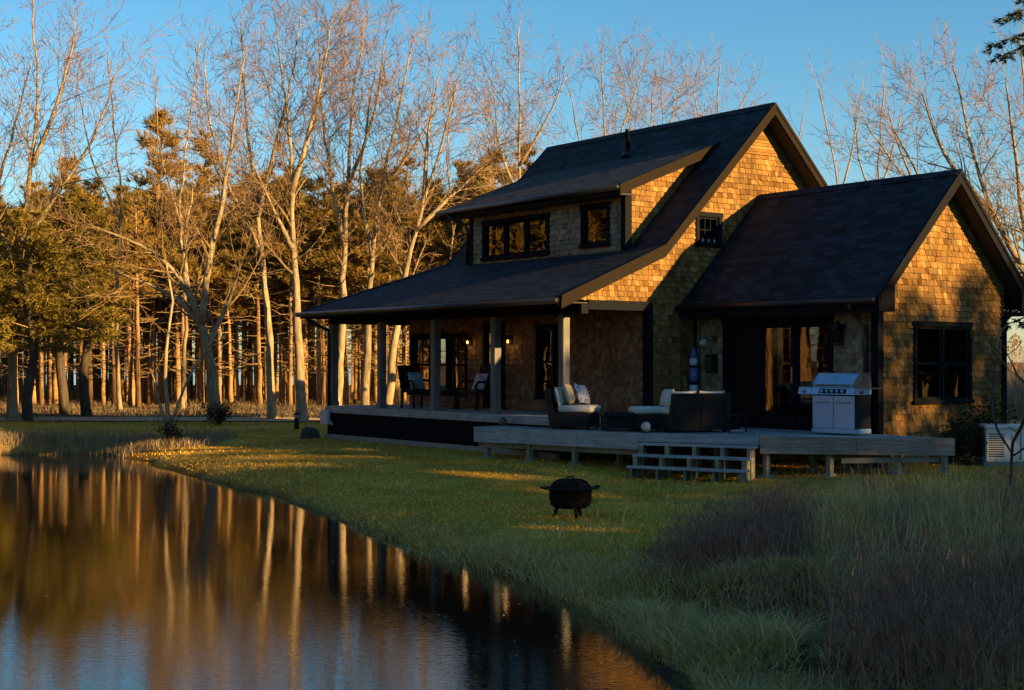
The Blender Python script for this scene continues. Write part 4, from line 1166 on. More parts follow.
def px_tree(seed, bx, D, stems, r0, label, dens=1.0, maxlen=2.6, by=None, name='bare_tree', group='bare deciduous trees along the edge of the wood', bark='pale_bark', first=.38, up=.16):
    X = (bx-512)*D/F; z = gz(X, D)
    by0 = 361.2-(z-CAM_Z)*F/D
    T = Tree(seed, dens, up, maxlen)
    lines = px_stems(bx, by0, D, stems, T.r)
    root = lines[0]; root[0].z = -.15; root[0].x = 0; root[0].y = 0
    r0 *= .74
    T.stem(root, r0, .022, first)
    L0 = smooth_line(root, .5)
    for st, pl in zip(stems[1:], lines[1:]):
        # start on the main stem
        p0 = pl[0]; q = min(L0, key=lambda k: abs(k.z-p0.z)); sh = Vector((0, q.y-p0.y, 0))
        P = [q]+[p+sh for p in pl[1:]]
        T.stem(P, r0*.55, .02, .14, False)
    return T.done(name, label, (X, D, z), group, bark)

px_tree(101, 12, 46, [[(12,412),(15,320),(22,230),(30,150),(36,80),(28,-10)],[(20,250),(60,190),(95,140),(118,70)],[(18,280),(-10,200),(-30,120)],[(30,160),(62,90),(75,20)]], .24,
        'tall bare tree at the far left rising above the dark evergreens', .95)
px_tree(102, 216, 44, [[(216,420),(212,370),(205,325),(190,290),(165,258),(130,240),(92,226)],[(206,320),(214,262),(226,200),(236,130),(246,60)],[(204,325),(180,300),(150,285),(112,270)],[(210,345),(232,300),(246,262)],[(190,290),(188,240),(196,190)]], .30,
        'thick bare tree with a long limb arching left over the reeds', .8)
px_tree(103, 272, 46, [[(274,417),(268,340),(258,250),(250,180),(240,105),(234,20)],[(254,210),(272,140),(290,60),(296,5)],[(258,250),(228,190),(205,120),(196,50)]], .21,
        'tall bare tree left of the three straight stems, bending left at mid height', 1.0)
px_tree(104, 302, 45, [[(304,418),(296,330),(291,250),(288,170),(282,95),(268,10)],[(289,195),(306,130),(320,60),(326,10)],[(291,240),(262,190),(246,150)]], .25,
        'straight pale bare tree just left of the porch eave', 1.0)
px_tree(105, 336, 47, [[(338,416),(341,330),(342,245),(345,170),(351,90),(362,15)],[(342,240),(329,175),(320,100),(318,40)],[(345,180),(372,110),(384,40)]], .22,
        'pale bare tree seen through the porch beside its corner post', 1.0)
px_tree(106, 364, 46, [[(366,416),(368,330),(372,255),(381,185),(396,110),(412,40)],[(372,262),(360,190),(366,120),(374,60)],[(381,185),(410,150),(440,100)]], .21,
        'bare tree whose stem forks just above the porch roof', 1.0)
px_tree(107, 386, 45, [[(388,416),(397,330),(411,250),(425,200),(441,150),(458,85)],[(416,232),(450,198),(486,165),(500,150)],[(425,200),(428,140),(440,70)]], .22,
        'bare tree leaning right over the porch roof with a long low limb', .9)
px_tree(108, 522, 52, [[(522,414),(521,300),(520,200),(519,120),(518,35)],[(520,170),(548,120),(566,80)],[(520,200),(500,150),(494,95)]], .18,
        'narrow upright bare tree behind the left end of the main roof', .85, group='bare trees behind the house', first=.45)
px_tree(109, 598, 56, [[(598,412),(600,250),(604,150),(600,65)],[(602,180),(626,120),(640,75)],[(601,200),(580,140),(570,90)]], .17,
        'bare tree showing above the dormer roof', .85, group='bare trees behind the house', first=.45)
px_tree(110, 650, 58, [[(650,412),(652,250),(650,150),(656,75)],[(651,180),(672,120),(684,80)],[(651,190),(632,140),(626,100)]], .17,
        'bare tree showing above the main ridge left of the chimney pipe', .8, group='bare trees behind the house', first=.45)
px_tree(111, 715, 60, [[(715,410),(716,250),(718,140),(722,62)],[(717,170),(740,110),(752,85)],[(717,170),(700,120),(692,80)]], .15,
        'bare tree showing just left of the peak of the main gable', .8, group='bare trees behind the house', first=.45)
px_tree(112, 838, 50, [[(836,410),(840,280),(838,190),(828,130),(820,88)],[(838,200),(852,150),(862,100)]], .10,
        'thin bare sapling tree behind the wing roof, left of centre', .62, 1.8, group='bare trees behind the house', first=.5)
px_tree(113, 874, 48, [[(874,410),(875,280),(875,200),(872,150),(876,92)],[(875,205),(890,150),(896,118)],[(875,210),(856,160),(850,120)]], .10,
        'thin bare tree behind the middle of the wing roof', .62, 1.8, group='bare trees behind the house', first=.5)
px_tree(114, 930, 46, [[(960,410),(945,300),(925,215),(900,180),(878,150),(860,128)],[(925,215),(905,160),(890,110)]], .12,
        'low bare tree leaning left behind the wing roof peak', .7, 2.0, group='bare trees behind the house', first=.35)
px_tree(115, 1100, 39, [[(1100,420),(1075,350),(1035,280),(1000,215),(980,130),(968,60)],[(1040,290),(985,235),(940,190),(905,125)],[(1035,280),(1022,180),(1008,80)],[(1070,340),(1060,230),(1050,110)],[(1000,220),(955,150),(932,85)]], .26,
        'large many stemmed bare tree at the right behind the wing', .95, 2.3, group='bare trees behind the house')
# more bare trees that close the row at the left, the back and the far right
XT = [(-19.5,49,.9,'slender bare tree deep in the left of the wood edge'),(58,0,0,'')]
px_tree(116, -40, 47, [[(-40,415),(-36,300),(-30,180),(-28,60),(-34,-20)],[(-34,250),(0,160),(24,60)]], .22, 'bare tree at the very left border leaning into view', .8)
px_tree(117, 120, 53, [[(120,414),(118,300),(124,210),(118,130),(112,60)],[(122,230),(96,160),(84,90)]], .13, 'thin bare tree between the evergreens and the arching limb', .75, 2.0)
px_tree(118, 182, 54, [[(182,414),(186,300),(180,210),(188,120),(196,40)],[(182,220),(160,150),(156,80)]], .13, 'thin bare tree behind the thick arching one', .75, 2.0)
px_tree(119, 450, 56, [[(450,413),(448,310),(452,220),(446,150),(450,90)],[(450,230),(470,170),(484,130)]], .12, 'thin bare tree behind the hip of the porch roof', .7, 1.8, first=.4)
px_tree(120, 780, 64, [[(780,410),(782,260),(778,180),(770,120)],[(780,200),(796,150),(806,110)]], .12, 'thin bare tree behind the right slope of the main gable', .6, 1.8, group='bare trees behind the house', first=.5)
px_tree(121, 1070, 44, [[(1070,412),(1062,300),(1040,200),(1020,110),(1010,40)],[(1055,270),(1085,180),(1095,90)]], .20, 'bare tree at the right border with its stem outside the frame', .8, 2.2, group='bare trees behind the house')
# small stunted trees in front
px_tree(122, 168, 35.2, [[(168,440),(167,405),(166,350),(171,300),(165,262)],[(168,425),(184,385),(200,352),(214,330)],[(167,430),(158,395),(150,372)]], .10,
        'small gnarled tree with a split stem at the pond edge', .7, .8, name='small_tree', group=None, bark='pale_bark', first=.5)
px_tree(123, 1000, 17.5, [[(1000,505),(1001,470),(1000,440),(1003,410),(1002,392)],[(1000,450),(1012,438),(1022,426)],[(1000,452),(993,440),(988,418)]], .017,
        'thin bare sapling standing in front of the generator', .55, .30, name='sapling', group=None, bark='dark_bark', first=.4)

# ------------------------------------------------------------------ pines
def tuft(mb, c, d, rr, ln=.30, k=6, wd=.035, m=0):
    for _ in range(k):
        e = (d*rr.uniform(.3,1.0)+Vector((rr.uniform(-1,1),rr.uniform(-1,1),rr.uniform(-.6,1)))*.75).normalized()
        p = perp(e, rr)*wd; t = c+e*ln*rr.uniform(.7,1.2)
        mb.poly([tuple(c-p), tuple(c+p), tuple(t)], m)
def make_pine(seed, H=12.0, r=.15, crown_z=5.6, spread=1.9, dead=46, dens=1.0):
    rr = random.Random(seed); tk = MB(); cr = MB(); o = None
    lean = Vector((rr.uniform(-.3,.3), rr.uniform(-.3,.3), 0)); n = 12
    pts = [Vector((lean.x*(i/n)**1.5, lean.y*(i/n)**1.5, H*i/n)) + Vector((rr.uniform(-.03,.03), rr.uniform(-.03,.03), 0)) for i in range(n+1)]
    pts[0].z = -.2
    tk.tube(pts, [r*(1.25 if i == 0 else 1)*(1-.9*(i/n)**1.3)+.008 for i in range(n+1)], 7, 0)
    def at(z):
        t = max(0,min(.999,z/H))*n; i = int(t); return pts[i].lerp(pts[i+1], t-i)
    for _ in range(dead):      # dead stubs and branches under the crown
        z = rr.uniform(1.3, crown_z+1.6); b = at(z); a = rr.uniform(0, 6.28); L = rr.uniform(.25, .5+1.1*z/crown_z)
        d = Vector((math.cos(a), math.sin(a), rr.uniform(-.15,.35)))
        q = b+d*L*.5+Vector((0,0,-.03)); e = b+d*L+Vector((rr.uniform(-.15,.15),rr.uniform(-.15,.15),rr.uniform(-.2,.12)))
        cr.tube([b,q,e], [.022,.015,.007], 3, 1, False)
        for _ in range(rr.randint(0,3)):
            s = b.lerp(e, rr.uniform(.4,.95)); cr.tube([s, s+Vector((rr.uniform(-.3,.3),rr.uniform(-.3,.3),rr.uniform(-.15,.25)))], [.010,.005], 3, 1, False)
    z = crown_z
    while z < H-.15:
        t = (z-crown_z)/(H-crown_z); Lw = spread*(1-t)**.75*(.55+.45*min(1,t*3))+.18
        for k in range(rr.randint(3,5)):
            if rr.random() < .16: continue
            a = rr.uniform(0, 6.28); L = Lw*rr.uniform(.45,1.15); b = at(z); d = Vector((math.cos(a), math.sin(a), .15+.5*t)).normalized()
            e = b+d*L+Vector((0,0,.10*L)); cr.tube([b, b.lerp(e,.5)+Vector((0,0,-.06*L)), e], [.024,.016,.007], 3, 1, False)
            nt_ = int((5+9*L)*dens)
            for j in range(nt_):
                f = rr.uniform(.35,1.0); c = b.lerp(e, f)+Vector((rr.uniform(-1,1),rr.uniform(-1,1),rr.uniform(-.5,.7)))*.26*L**.6*(.4+f*.6)
                tuft(cr, c, (d+Vector((0,0,.5))).normalized(), rr, rr.uniform(.20,.36), 8, .019)
        z += rr.uniform(.17,.32)
    return tk, cr
PH = (8.8,9.4,8.1,9.8,9.1,7.5,8.4)
pine_protos = []
for k in range(7):
    H = PH[k]
    pine_protos.append(make_pine(300+k, H, (.09,.11,.08,.125,.095,.075,.10)[k], H*(.56,.52,.58,.60,.50,.54,.57)[k], (1.4,1.6,1.25,1.5,1.5,1.2,1.4)[k]))
PG = 'straight pines of the plantation'; PL = 'slim straight plantation pine with a bare reddish stem, in the dense stand behind the drive'
rp = random.Random(99); protos = [None]*7; spots = []
row = 57.0
while row < 92:
    xa, xb = -.40*row, (.02*row if row < 76 else -.03*row)
    x = xa + rp.uniform(0, 1)
    while x < xb:
        spots.append((x+rp.uniform(-.45,.45), row+rp.uniform(-.7,.7))); x += rp.uniform(.62,1.25)*(1+.10*(row-57)/10)
    row += 1.9+.05*(row-57)
spots.sort(key=lambda p: p[1])
front = [p for p in spots][:285]
for i, (x, y) in enumerate(front):
    k = rp.randrange(7)
    if protos[k] is None:
        o = thing('pine_tree', PL, 'pine', (x,y,gz(x,y)), rp.uniform(0,6.28), PG); tk, cr = pine_protos[k]
        tk.build('trunk', M['pine_bark'], o, True); cr.build('crown', [M['pine_needle'], M['branch_bark']], o); protos[k] = o
    else: o = copy_tree(protos[k])
    o.location = (x, y, gz(x,y)); o.rotation_euler = (rp.uniform(-.02,.02), rp.uniform(-.02,.02), rp.uniform(0,6.28)); s = rp.uniform(.86,1.10); o.scale = (s*rp.uniform(.85,1.2), s*rp.uniform(.85,1.2), s)
# taller pines whose tops stand out against the sky
for x_, top, D, txt in ((150,118,61,'tall pine standing out above the wood left of the arching limb'),(197,135,62,'tall pine with a pointed top right of the tallest one'),(258,175,63,'pine with a round top behind the bending bare tree'),(418,222,60,'pine standing clear at the right end of the wood above the porch hip'),(452,236,64,'young pine at the end of the wood beside the upper roof edge')):
    X = (x_-512)*D/F; Hh = (361-top)*D/F+CAM_Z; k = rp.randrange(7)
    o = copy_tree(protos[k]); bb = PH[k]; s = Hh/bb; o.scale = (s*1.05, s*1.05, s); o.location = (X, D, gz(X,D)); o['label'] = txt
# deeper wood that reads as one mass, and the wood round the left shore (seen in the windows and the pond)
def wood_mass(name, label, pts, seed, needle='pine_needle', kinds=None, hs=(.8,1.1), tufts=80):
    rr = random.Random(seed); m = MB()
    for x, y, H in pts:
        z = gz(x, y); r = .14*H/11
        m.tube([(x,y,z-.2),(x+rr.uniform(-.1,.1),y,z+H*.5),(x+rr.uniform(-.2,.2),y,z+H)], [r,r*.75,.02], 5, 1, False)
        for _ in range(tufts):
            t = rr.random()**.8; zz = z+H*(.42+.58*t); w_ = (1.9*(1-t)**.7+.25)*rr.random()**.5; a = rr.uniform(0,6.28)
            c = Vector((x+w_*math.cos(a), y+w_*math.sin(a), zz)); tuft(m, c, Vector((math.cos(a),math.sin(a),.5)).normalized(), rr, .55, 4, .10)
        for _ in range(8):
            a = rr.uniform(0,6.28); zz = z+rr.uniform(1.5,H*.5); L = rr.uniform(.4,1.3); m.tube([(x,y,zz),(x+L*math.cos(a),y+L*math.sin(a),zz+rr.uniform(-.2,.3))],[.02,.008],3,1,False)
    o = m.build(name, [M[needle], M['pine_bark']]); return tag(o, label, 'wood', None, 'stuff')
back = [(x,y,rp.uniform(7.6,9.6)) for x, y in spots[285:] if rp.random() < .6]
for _ in range(60): y = rp.uniform(84,98); back.append((rp.uniform(-.42*y,.0*y), y, rp.uniform(7.6,9.6)))
wood_mass('distant_wood', 'deeper rows of the pine wood that close the view between the trunks', back, 5)
side = []
for _ in range(520):
    t = rp.random(); side.append((rp.uniform(-46,-20.5), rp.uniform(2,54), rp.uniform(8.0,10.5)))
side = [p for p in side if p[0] < -.40*p[1]-1.0 and shore_dist(np.array([p[0]]),np.array([p[1]]))[0] > 1]
wood_mass('side_wood', 'pine wood going on round the left shore of the pond', side, 6)

# dark broad evergreens at the left
def make_evergreen(seed, H=8.0, spread=2.6, z0=1.4):
    rr = random.Random(seed); tk = MB(); cr = MB(); n = 10
    pts = [Vector((.1*math.sin(i*1.3+seed), .1*math.cos(i+seed), H*i/n)) for i in range(n+1)]; pts[0].z = -.2
    tk.tube(pts, [.17*(1-.92*i/n)+.01 for i in range(n+1)], 8)
    z = z0
    while z < H-.1:
        t = (z-z0)/(H-z0); Lw = spread*(1-t)**.8*(.7+.3*min(1,t*4))+.15
        for k in range(rr.randint(4,6)):
            a = rr.uniform(0,6.28); L = Lw*rr.uniform(.45,1.12); b = Vector((0,0,z)); d = Vector((math.cos(a),math.sin(a),.12)); e = b+d*L; e.z -= .10*L
            mid = b.lerp(e,.5)+Vector((0,0,.10*L)); cr.tube([b,mid,e],[.026,.017,.006],3,1,False)
            for j in range(int(5+13*L)):
                f = rr.uniform(.25,1.0); c = (b.lerp(mid,f*2) if f < .5 else mid.lerp(e,f*2-1)); s = perp(Vector((0,0,1)),rr); side_ = Vector((-d.y,d.x,0))*rr.uniform(-.42,.42)*(1.1-f*.6)
                tuft(cr, c+side_+Vector((0,0,rr.uniform(-.16,.06))), (d*.6+side_*1.2+Vector((0,0,-.25))).normalized(), rr, rr.uniform(.18,.32), 9, .019)
        z += rr.uniform(.24,.42)
    return tk, cr
for i, (x_, D, H, sp, z0, txt) in enumerate(((30,44.8,6.9,2.5,2.2,'broad golden green evergreen at the far left in front of the wood'),(-22,45.5,7.6,2.6,2.0,'broad evergreen cut by the left border'),(86,47.5,7.2,2.2,2.6,'dense evergreen with drooping boughs right of the far left one'),(62,49.0,8.2,1.9,2.6,'taller evergreen behind the two broad ones at the left'))):
    X = (x_-512)*D/F; o = thing('evergreen_tree', txt, 'evergreen', (X,D,gz(X,D)), i*1.7, 'evergreens at the left of the pond')
    tk, cr = make_evergreen(500+i, H, sp, z0); tk.build('trunk', M['dark_bark'], o, True); cr.build('crown', [M['hemlock_needle'], M['branch_bark']], o)
# spruce at the right border, its boughs reach into the picture
def bough(cr, b, d, L, rr, droop=.25, dens=26):
    e = b+d*L+Vector((0,0,-droop*L)); mid = b.lerp(e,.5)+Vector((0,0,.10*L)); cr.tube([b,mid,e],[.035,.022,.008],4,1,False)
    for j in range(int(dens*L)):
        f = rr.uniform(.2,1.0); c = (b.lerp(mid,f*2) if f < .5 else mid.lerp(e,f*2-1)); s = Vector((-d.y,d.x,0))*rr.uniform(-.5,.5)*(1.15-f)*min(L,1.4)
        tuft(cr, c+s+Vector((0,0,-abs(s.length)*.35+rr.uniform(-.08,.04))), (d*.7+s+Vector((0,0,-.4))).normalized(), rr, rr.uniform(.10,.20), 7, .018)
sx, sy = 12.3, 31.0; o = thing('spruce_tree', 'dark spruce at the right border with boughs reaching past the wing eave', 'spruce', (sx,sy,gz(sx,sy)), 0)
tk = MB(); tk.tube([(0,0,-.2),(0,0,5),(.1,0,10.5)], [.2,.15,.03], 9); tk.build('trunk', M['dark_bark'], o, True)
cr = MB(); rr = random.Random(61)
for z, a, L in ((9.0,180,2.1),(8.8,165,1.9),(9.5,192,2.0),(3.7,182,2.5),(3.4,172,2.3),(3.2,198,2.5),(2.9,186,2.1),(5.0,190,1.2),(6.3,175,1.2),(9.9,180,1.4)):
    bough(cr, Vector((0,0,z)), Vector((math.cos(R(a)),math.sin(R(a)),.05)), L, rr)
for _ in range(14):
    z = rr.uniform(2,10.3); a = rr.uniform(-80,80); bough(cr, Vector((0,0,z)), Vector((math.cos(R(a)),math.sin(R(a)),.05)), 2.4*(1-z/11)+.3, rr, .25, 14)
cr.build('crown', [M['spruce_needle'], M['dark_bark']], o)

# the wood behind the photographer, towards the low sun: it shades the pond and lawn
sw = []
rs = random.Random(21); ctr = Vector((4+SH[0]*36, 27+SH[1]*36, 0)); pv = Vector((-SH[1], SH[0], 0))
m = MB()
for _ in range(440):
    q = ctr + pv*rs.uniform(-58,62) + Vector((SH[0],SH[1],0))*rs.uniform(0,16)
    qv = (q-ctr).dot(pv); H = 10.5+rs.uniform(-1.0,1.3)-(.5 if -2.4 < qv < 1.6 else 0)  # lower and thinner along one stretch, shaped to let sun reach the wing
    H += .235*((q.x-ctr.x)*SH[0]+(q.y-ctr.y)*SH[1])
    z = 0; m.tube([(q.x,q.y,-.3),(q.x,q.y,H*.5),(q.x,q.y,H)], [.17,.12,.03], 5, 1, False)
    for _ in range(56 if -2.4 < qv < 1.6 else 150):
        t = rs.random()**.9; zz = H*(.08+.92*t); w_ = (2.1*(1-t**4)**.6+.15)*rs.random()**.5; a = rs.uniform(0,6.28); c = Vector((q.x+w_*math.cos(a), q.y+w_*math.sin(a), zz))
        tuft(m, c, Vector((math.cos(a),math.sin(a),.4)).normalized(), rs, .55, 4, .11)
tag(m.build('shade_wood', [M['hemlock_needle'], M['dark_bark']]), 'evergreen wood on the near side of the pond towards the sun', 'wood', None, 'stuff')

# broadleaf shrub by the generator and scrub at the pond
def leafy_shrub(name, label, loc, w_, h_, seed, n=900, ls=.10, mat='shrub_leaf'):
    rr = random.Random(seed); o = thing(name, label, 'shrub', loc, 0); st = MB(); lf = MB()
    for k in range(14):
        a = rr.uniform(0,6.28); e = Vector((math.cos(a)*w_*rr.uniform(.2,.8), math.sin(a)*w_*rr.uniform(.2,.8), h_*rr.uniform(.6,1.0)))
        st.tube([(0,0,-.05), tuple(e*.5+Vector((0,0,.1))), tuple(e)], [.022,.015,.006], 4, 0, False)
        for j in range(n//14):
            f = rr.uniform(.25,1.05); c = e*f+Vector((rr.gauss(0,.12),rr.gauss(0,.12),rr.gauss(0,.09)))
            d = Vector((rr.uniform(-1,1),rr.uniform(-1,1),rr.uniform(-.5,.6))).normalized(); p = perp(d, rr)*ls*.22; t = c+d*ls*rr.uniform(.7,1.3); mm = (c+t)/2
            lf.poly([tuple(c),tuple(mm+p),tuple(t),tuple(mm-p)])
    st.build('stem', M['dark_bark'], o); lf.build('foliage', M[mat], o); return o
p = W(WU+.55, 3.75); leafy_shrub('broadleaf_shrub', 'dark leafy evergreen shrub against the wing gable beside the generator', (p[0],p[1],gz(p[0],p[1])), .62, 1.15, 31, 1300)
p = W(WU+.6, 3.05); leafy_shrub('broadleaf_shrub', 'smaller dark shrub half behind the right end of the deck', (p[0],p[1],gz(p[0],p[1])), .40, .85, 32, 700)
X = (222-512)*43/F; leafy_shrub('broadleaf_shrub', 'low dark scrubby bush at the foot of the arching bare tree', (X,42.6,gz(X,42.6)), .75, .75, 33, 700, .09)
X = (172-512)*35/F; leafy_shrub('broadleaf_shrub', 'low dark tangle at the foot of the small gnarled tree', (X,34.9,gz(X,34.9)), .42, .55, 34, 400, .08)

# ------------------------------------------------------------------ grasses
def blades(name, label, P, H, Wd_, lean, mat, seg=3, cat='grass', curl=1.0, az=None):
    """P (n,3) feet; H heights; lean = sideways reach as a share of H"""
    n = len(P); g = np.random.default_rng(len(P)+seg)
    az = g.uniform(0, 6.283, n) if az is None else az
    D = np.stack([np.cos(az), np.sin(az)], 1); fa = az+np.pi/2+g.uniform(-.9,.9,n); S = np.stack([np.cos(fa), np.sin(fa), np.zeros(n)], 1)
    rows = []
    for k in range(seg+1):
        t = k/seg; off = lean*H*t**1.8; z = H*(t - .35*curl*lean*t*t)
        c = np.stack([P[:,0]+D[:,0]*off, P[:,1]+D[:,1]*off, P[:,2]+z], 1)
        if k < seg:
            wv = (Wd_*(1-.75*t))[:,None]*S*.5; rows.append(c-wv); rows.append(c+wv)
        else: rows.append(c)
    nv = 2*seg+1; V = np.stack(rows, 1).reshape(-1, 3); b = np.arange(n)*nv
    tris = []
    for k in range(seg-1):
        q = b+2*k; tris.append(np.stack([q, q+1, q+3], 1)); tris.append(np.stack([q, q+3, q+2], 1))
    q = b+2*(seg-1); tris.append(np.stack([q, q+1, q+2], 1))
    o = np_mesh(name, V, np.concatenate(tris), M[mat]); return tag(o, label, cat, None, 'stuff')
g = np.random.default_rng(12)
def in_house(X, Y, m=.05):
    u = (X-HX)*UD[0]+(Y-HY)*UD[1]; v = (X-HX)*VD[0]+(Y-HY)*VD[1]
    a = (u > -9.75-m) & (u < .0+m) & (v > -2.03-m) & (v < 7); b = (u > -.1) & (u < WU+m) & (v > WV0-.1) & (v < WV1+m)
    return a | b
def scatter(n, x0, x1, y0, y1, cond):
    X = g.uniform(x0, x1, n); Y = g.uniform(y0, y1, n); k = cond(X, Y); return X[k], Y[k]
def weighted(n, ya, yb, smin, smax):
    """feet spread evenly over the picture rather than over the ground"""
    iy = g.uniform(1/yb, 1/ya, n); Y = 1/iy; X = g.uniform(smin, smax, n)*Y; return X, Y
# lawn
X, Y = weighted(230000, 11, 45, -.37, .40); d = shore_dist(X, Y); k = (d > .1) & ~in_house(X, Y)
patch = bumps(X*1.3+3, Y*1.3)+.5*bumps(X*3.1, Y*3.1+2); k &= g.uniform(-.55,.5,len(X)) < patch+.28
X, Y = X[k], Y[k]; Z = ground_z(X, Y); n = len(X)
blades('lawn_grass', 'short rough winter lawn between the house and the pond', np.stack([X,Y,Z-.01],1), g.uniform(.035,.085,n)*(1+.35*np.clip(bumps(X,Y)*2,-.8,1)), g.uniform(.008,.016,n)*np.clip(Y/16,1,2), g.uniform(.5,1.8,n), 'lawn_blade', 2)
# longer tufts drooping over the pond bank
X, Y = weighted(150000, 8, 38, -.32, .20); d = shore_dist(X, Y); k = (d > -.03) & (d < 1.5*g.random(len(X))**1.2+.12) & (Y < 34) & ~in_house(X,Y)
X, Y = X[k], Y[k]; n = len(X); cl = .5+.8*np.clip(bumps(X*2.6, Y*2.6)*2+.4, 0, 1)
blades('bank_grass', 'pale tufted grass drooping over the edge of the pond', np.stack([X,Y,ground_z(X,Y)-.01],1), g.uniform(.10,.30,n)*cl*np.clip((24-Y)/9,.45,1.25), g.uniform(.006,.012,n), g.uniform(.5,1.6,n), 'bank_blade', 3)
# tussocks: blades that spread from the middle of each clump
def tussocks(nc, per, x0, x1, y0, y1, cond, rad, hmin, hmax):
    cx, cy = scatter(nc, x0, x1, y0, y1, cond); m_ = len(cx); ci = np.repeat(np.arange(m_), per); ra = g.uniform(.6,1.5,m_)[ci]*rad
    a = g.uniform(0, 6.283, m_*per); r_ = np.sqrt(g.random(m_*per))*ra; X = cx[ci]+r_*np.cos(a); Y = cy[ci]+r_*np.sin(a)
    H = g.uniform(hmin, hmax, m_)[ci]*g.uniform(.55,1.1,m_*per); ln = .25+1.5*(r_/ra)*g.uniform(.5,1.2,m_*per); az = a+g.normal(0,.45,m_*per)+np.repeat(g.normal(0,.5,m_),per)
    return X, Y, H, ln, az
X, Y, H, ln, az = tussocks(760, 150, .2, 6.4, 7.2, 17.5, lambda x, y: (shore_dist(x, y) > .02) & (y < 11+1.8*x), .20, .09, .24); n = len(X)
blades('tussock_grass', 'matted grey green tussocks of the near bank', np.stack([X,Y,ground_z(X,Y)-.02],1), H, g.uniform(.004,.009,n), ln, 'bank_blade', 3, 'grass', 1.0, az)
# tall dry grass in clumps
def clumps(nc, per, x0, x1, y0, y1, cond, spread):
    cx, cy = scatter(nc, x0, x1, y0, y1, cond); X = np.repeat(cx, per)+g.normal(0, spread, len(cx)*per); Y = np.repeat(cy, per)+g.normal(0, spread, len(cx)*per); return X, Y, np.repeat(np.arange(len(cx)), per)
def right_bank(X, Y): return (X > .115*Y+.2) & (shore_dist(X, Y) > .7)
X, Y, ci = clumps(85, 70, .9, 6.0, 9.2, 15.5, lambda x, y: right_bank(x, y) & (y < 10.2+1.4*x) & (g.uniform(-.5,.5,len(x)) < bumps(x*1.7+5, y*1.7)+.05), .10)
n = len(X); hc = g.uniform(.30,.75,500)[ci]
blades('dry_grass', 'tall pale dry grass on the near bank in front of the deck', np.stack([X,Y,ground_z(X,Y)-.02],1), hc*g.uniform(.4,1.1,n), g.uniform(.005,.010,n), g.uniform(.1,1.1,n), 'dry_blade', 4)
X, Y, ci = clumps(38, 150, 2.0, 5.6, 11.0, 15.5, lambda x, y: (x > .16*y) & (y < 11+1.1*x), .14); n = len(X)
blades('feather_grass', 'upright clumps of the palest grass below the right half of the deck', np.stack([X,Y,ground_z(X,Y)-.02],1), g.uniform(.4,.9,n), g.uniform(.006,.011,n), g.uniform(.05,.5,n), 'dry_blade', 4)
# scattered single stalks up to the deck
X, Y = scatter(420, .5, 8.2, 13, 23.5, lambda x, y: (y > 10+1.2*x) | (x > 1.5)); k = ~in_house(X, Y); X, Y = X[k], Y[k]; n = len(X)
blades('grass_stalks', 'single thin dry stalks scattered over the lawn before the deck', np.stack([X,Y,ground_z(X,Y)-.02],1), g.uniform(.15,.65,n), g.uniform(.004,.007,n), g.uniform(.1,.8,n), 'dry_blade', 3)
# dead brown weeds
X, Y, ci = clumps(190, 150, .5, 6.3, 8.6, 17.3, lambda x, y: (x > .045*y+.1) & (shore_dist(x, y) > 1.0) & (bumps(x*1.7+5, y*1.7) < .10+.2*g.random(len(x))) & (y < 12.6+1.6*x), .20); n = len(X)
hc = g.uniform(.25,.80,400)[ci]
blades('dead_weeds', 'tangled dead brown weeds on the near bank', np.stack([X,Y,ground_z(X,Y)-.02],1), hc*g.uniform(.4,1.1,n), g.uniform(.006,.011,n), g.uniform(.1,1.1,n), 'weed_stem', 4, 'weeds')
k = g.random(n) < .6; Xs, Ys = np.repeat(X[k],3), np.repeat(Y[k],3); ns = len(Xs); hs_ = np.repeat(hc[k],3)
blades('weed_twigs', 'fine dead side twigs and seed heads of the brown weeds on the near bank', np.stack([Xs+g.normal(0,.04,ns),Ys+g.normal(0,.04,ns),ground_z(Xs,Ys)+hs_*g.uniform(.25,.95,ns)],1), g.uniform(.05,.14,ns), g.uniform(.004,.008,ns), g.uniform(.2,1.4,ns), 'weed_stem', 2, 'weeds')
# reeds on the far shore
X, Y = scatter(42000, -17, -5.2, 33.5, 42, lambda x, y: (shore_dist(x, y) > -.1) & (y < 36.6+.12*(-5-x)+1.6*bumps(x,y)) & (x < -7.0-.25*(y-33.5)*0 ))
k = Y > 34.0; X, Y = X[k], Y[k]; n = len(X)
blades('reeds', 'brown dry reeds along the far shore of the pond', np.stack([X,Y,ground_z(X,Y)-.02],1), g.uniform(.12,.55,n)*np.clip(.75+.9*bumps(X*1.2,Y),.3,1.3), g.uniform(.008,.018,n), g.uniform(.1,.7,n), 'reed_blade', 3, 'reeds')
X, Y = scatter(16000, -20, 3, 40.4, 47.5, lambda x, y: (x > -.40*y) & (g.random(len(x)) < .06+.94*np.clip((y-46.4)*1.5,0,1))); n = len(X)
blades('verge_grass', 'tawny dry grass on the bank along the drive at the foot of the wood', np.stack([X,Y,ground_z(X,Y)-.01],1), g.uniform(.05,.20,n), g.uniform(.012,.022,n), g.uniform(.2,1.1,n), 'brush_blade', 2)
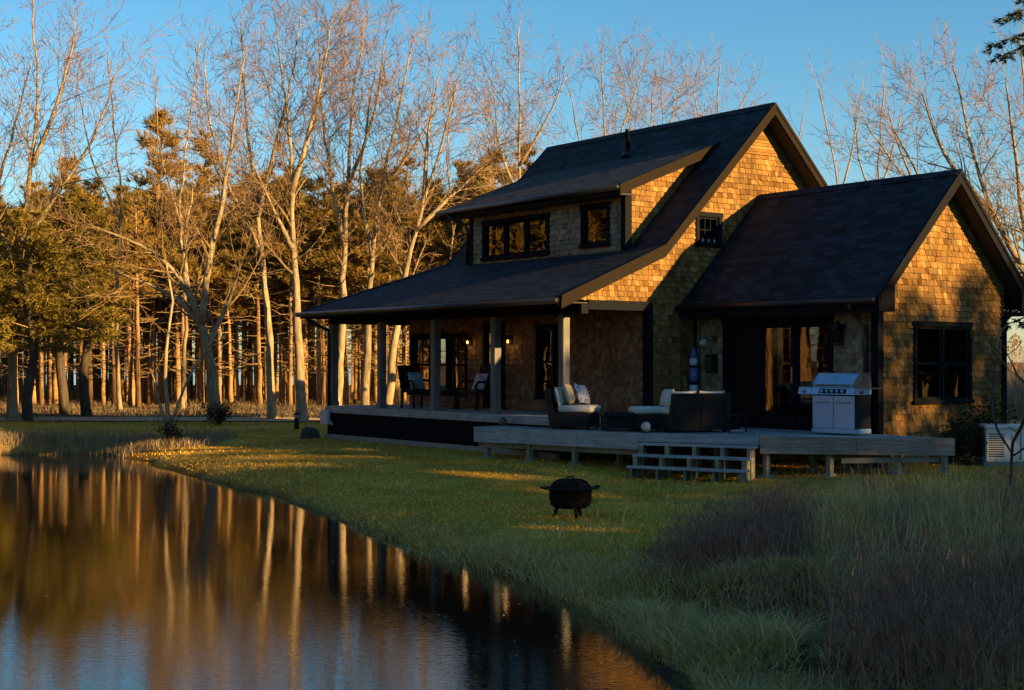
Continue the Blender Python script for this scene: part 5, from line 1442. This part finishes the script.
# sunlit fallen leaves and brush at the foot of the wood, and scrub to the right of the house
X, Y = scatter(34000, -24, 2, 46.5, 66, lambda x, y: x > -.40*y); n = len(X)
blades('forest_brush', 'low tawny brush on the floor at the edge of the wood', np.stack([X,Y,ground_z(X,Y)-.02],1), g.uniform(.08,.45,n)*np.clip(.6+bumps(X,Y)*1.5,.3,1.3), g.uniform(.015,.03,n), g.uniform(.2,1.1,n), 'brush_blade', 3, 'brush')
X, Y = scatter(22000, 13, 40, 46, 75, lambda x, y: (x > .30*y) & (x < .46*y)); n = len(X)
blades('field_brush', 'tawny brush in the field beyond the generator', np.stack([X,Y,ground_z(X,Y)-.02],1), g.uniform(.5,2.0,n)*np.clip(.7+bumps(X*.6,Y*.6),.3,1.3), g.uniform(.02,.04,n), g.uniform(.1,.7,n), 'brush_blade', 3, 'brush')
# a far low wood on the skyline
rr = random.Random(8); fw = []
for _ in range(260): a = rr.uniform(-.1,.62); D = rr.uniform(230,300); fw.append((D*a, D, rr.uniform(4,7)))
wood_mass('skyline_wood', 'low dark line of trees on the skyline far behind the house', fw, 9, tufts=24)
# pale stalks close to the camera
X, Y = scatter(70, 1.9, 3.6, 7.6, 9.6, lambda x, y: x > .2*y); n = len(X)
blades('bent_stalks', 'bent pale stalks in the nearest part of the bank', np.stack([X,Y,ground_z(X,Y)-.02],1), g.uniform(.2,.55,n), g.uniform(.004,.006,n), g.uniform(.5,1.4,n), 'dry_blade', 5)

# leaves lying on the water
X, Y = scatter(900, -6, 1, 9.5, 26, lambda x, y: (shore_dist(x, y) < -.05) & (g.random(len(x)) < np.clip(.9+shore_dist(x, y)*.55, .06, .9))); n = len(X)
a = g.uniform(0, 6.28, n); sz = g.uniform(.010,.028,n); c_, s_ = np.cos(a)*sz, np.sin(a)*sz; zz = np.full(n, WATER+.004)
V = np.stack([np.stack([X+c_, Y+s_, zz],1), np.stack([X-s_*.5, Y+c_*.5, zz+.003],1), np.stack([X-c_, Y-s_, zz],1), np.stack([X+s_*.5, Y-c_*.5, zz+.001],1)], 1).reshape(-1,3)
tag(np_mesh('floating_leaves', V, np.arange(4*n).reshape(-1,4), M['dry_blade']), 'small dry leaves floating on the pond near its bank', 'leaves', None, 'stuff')
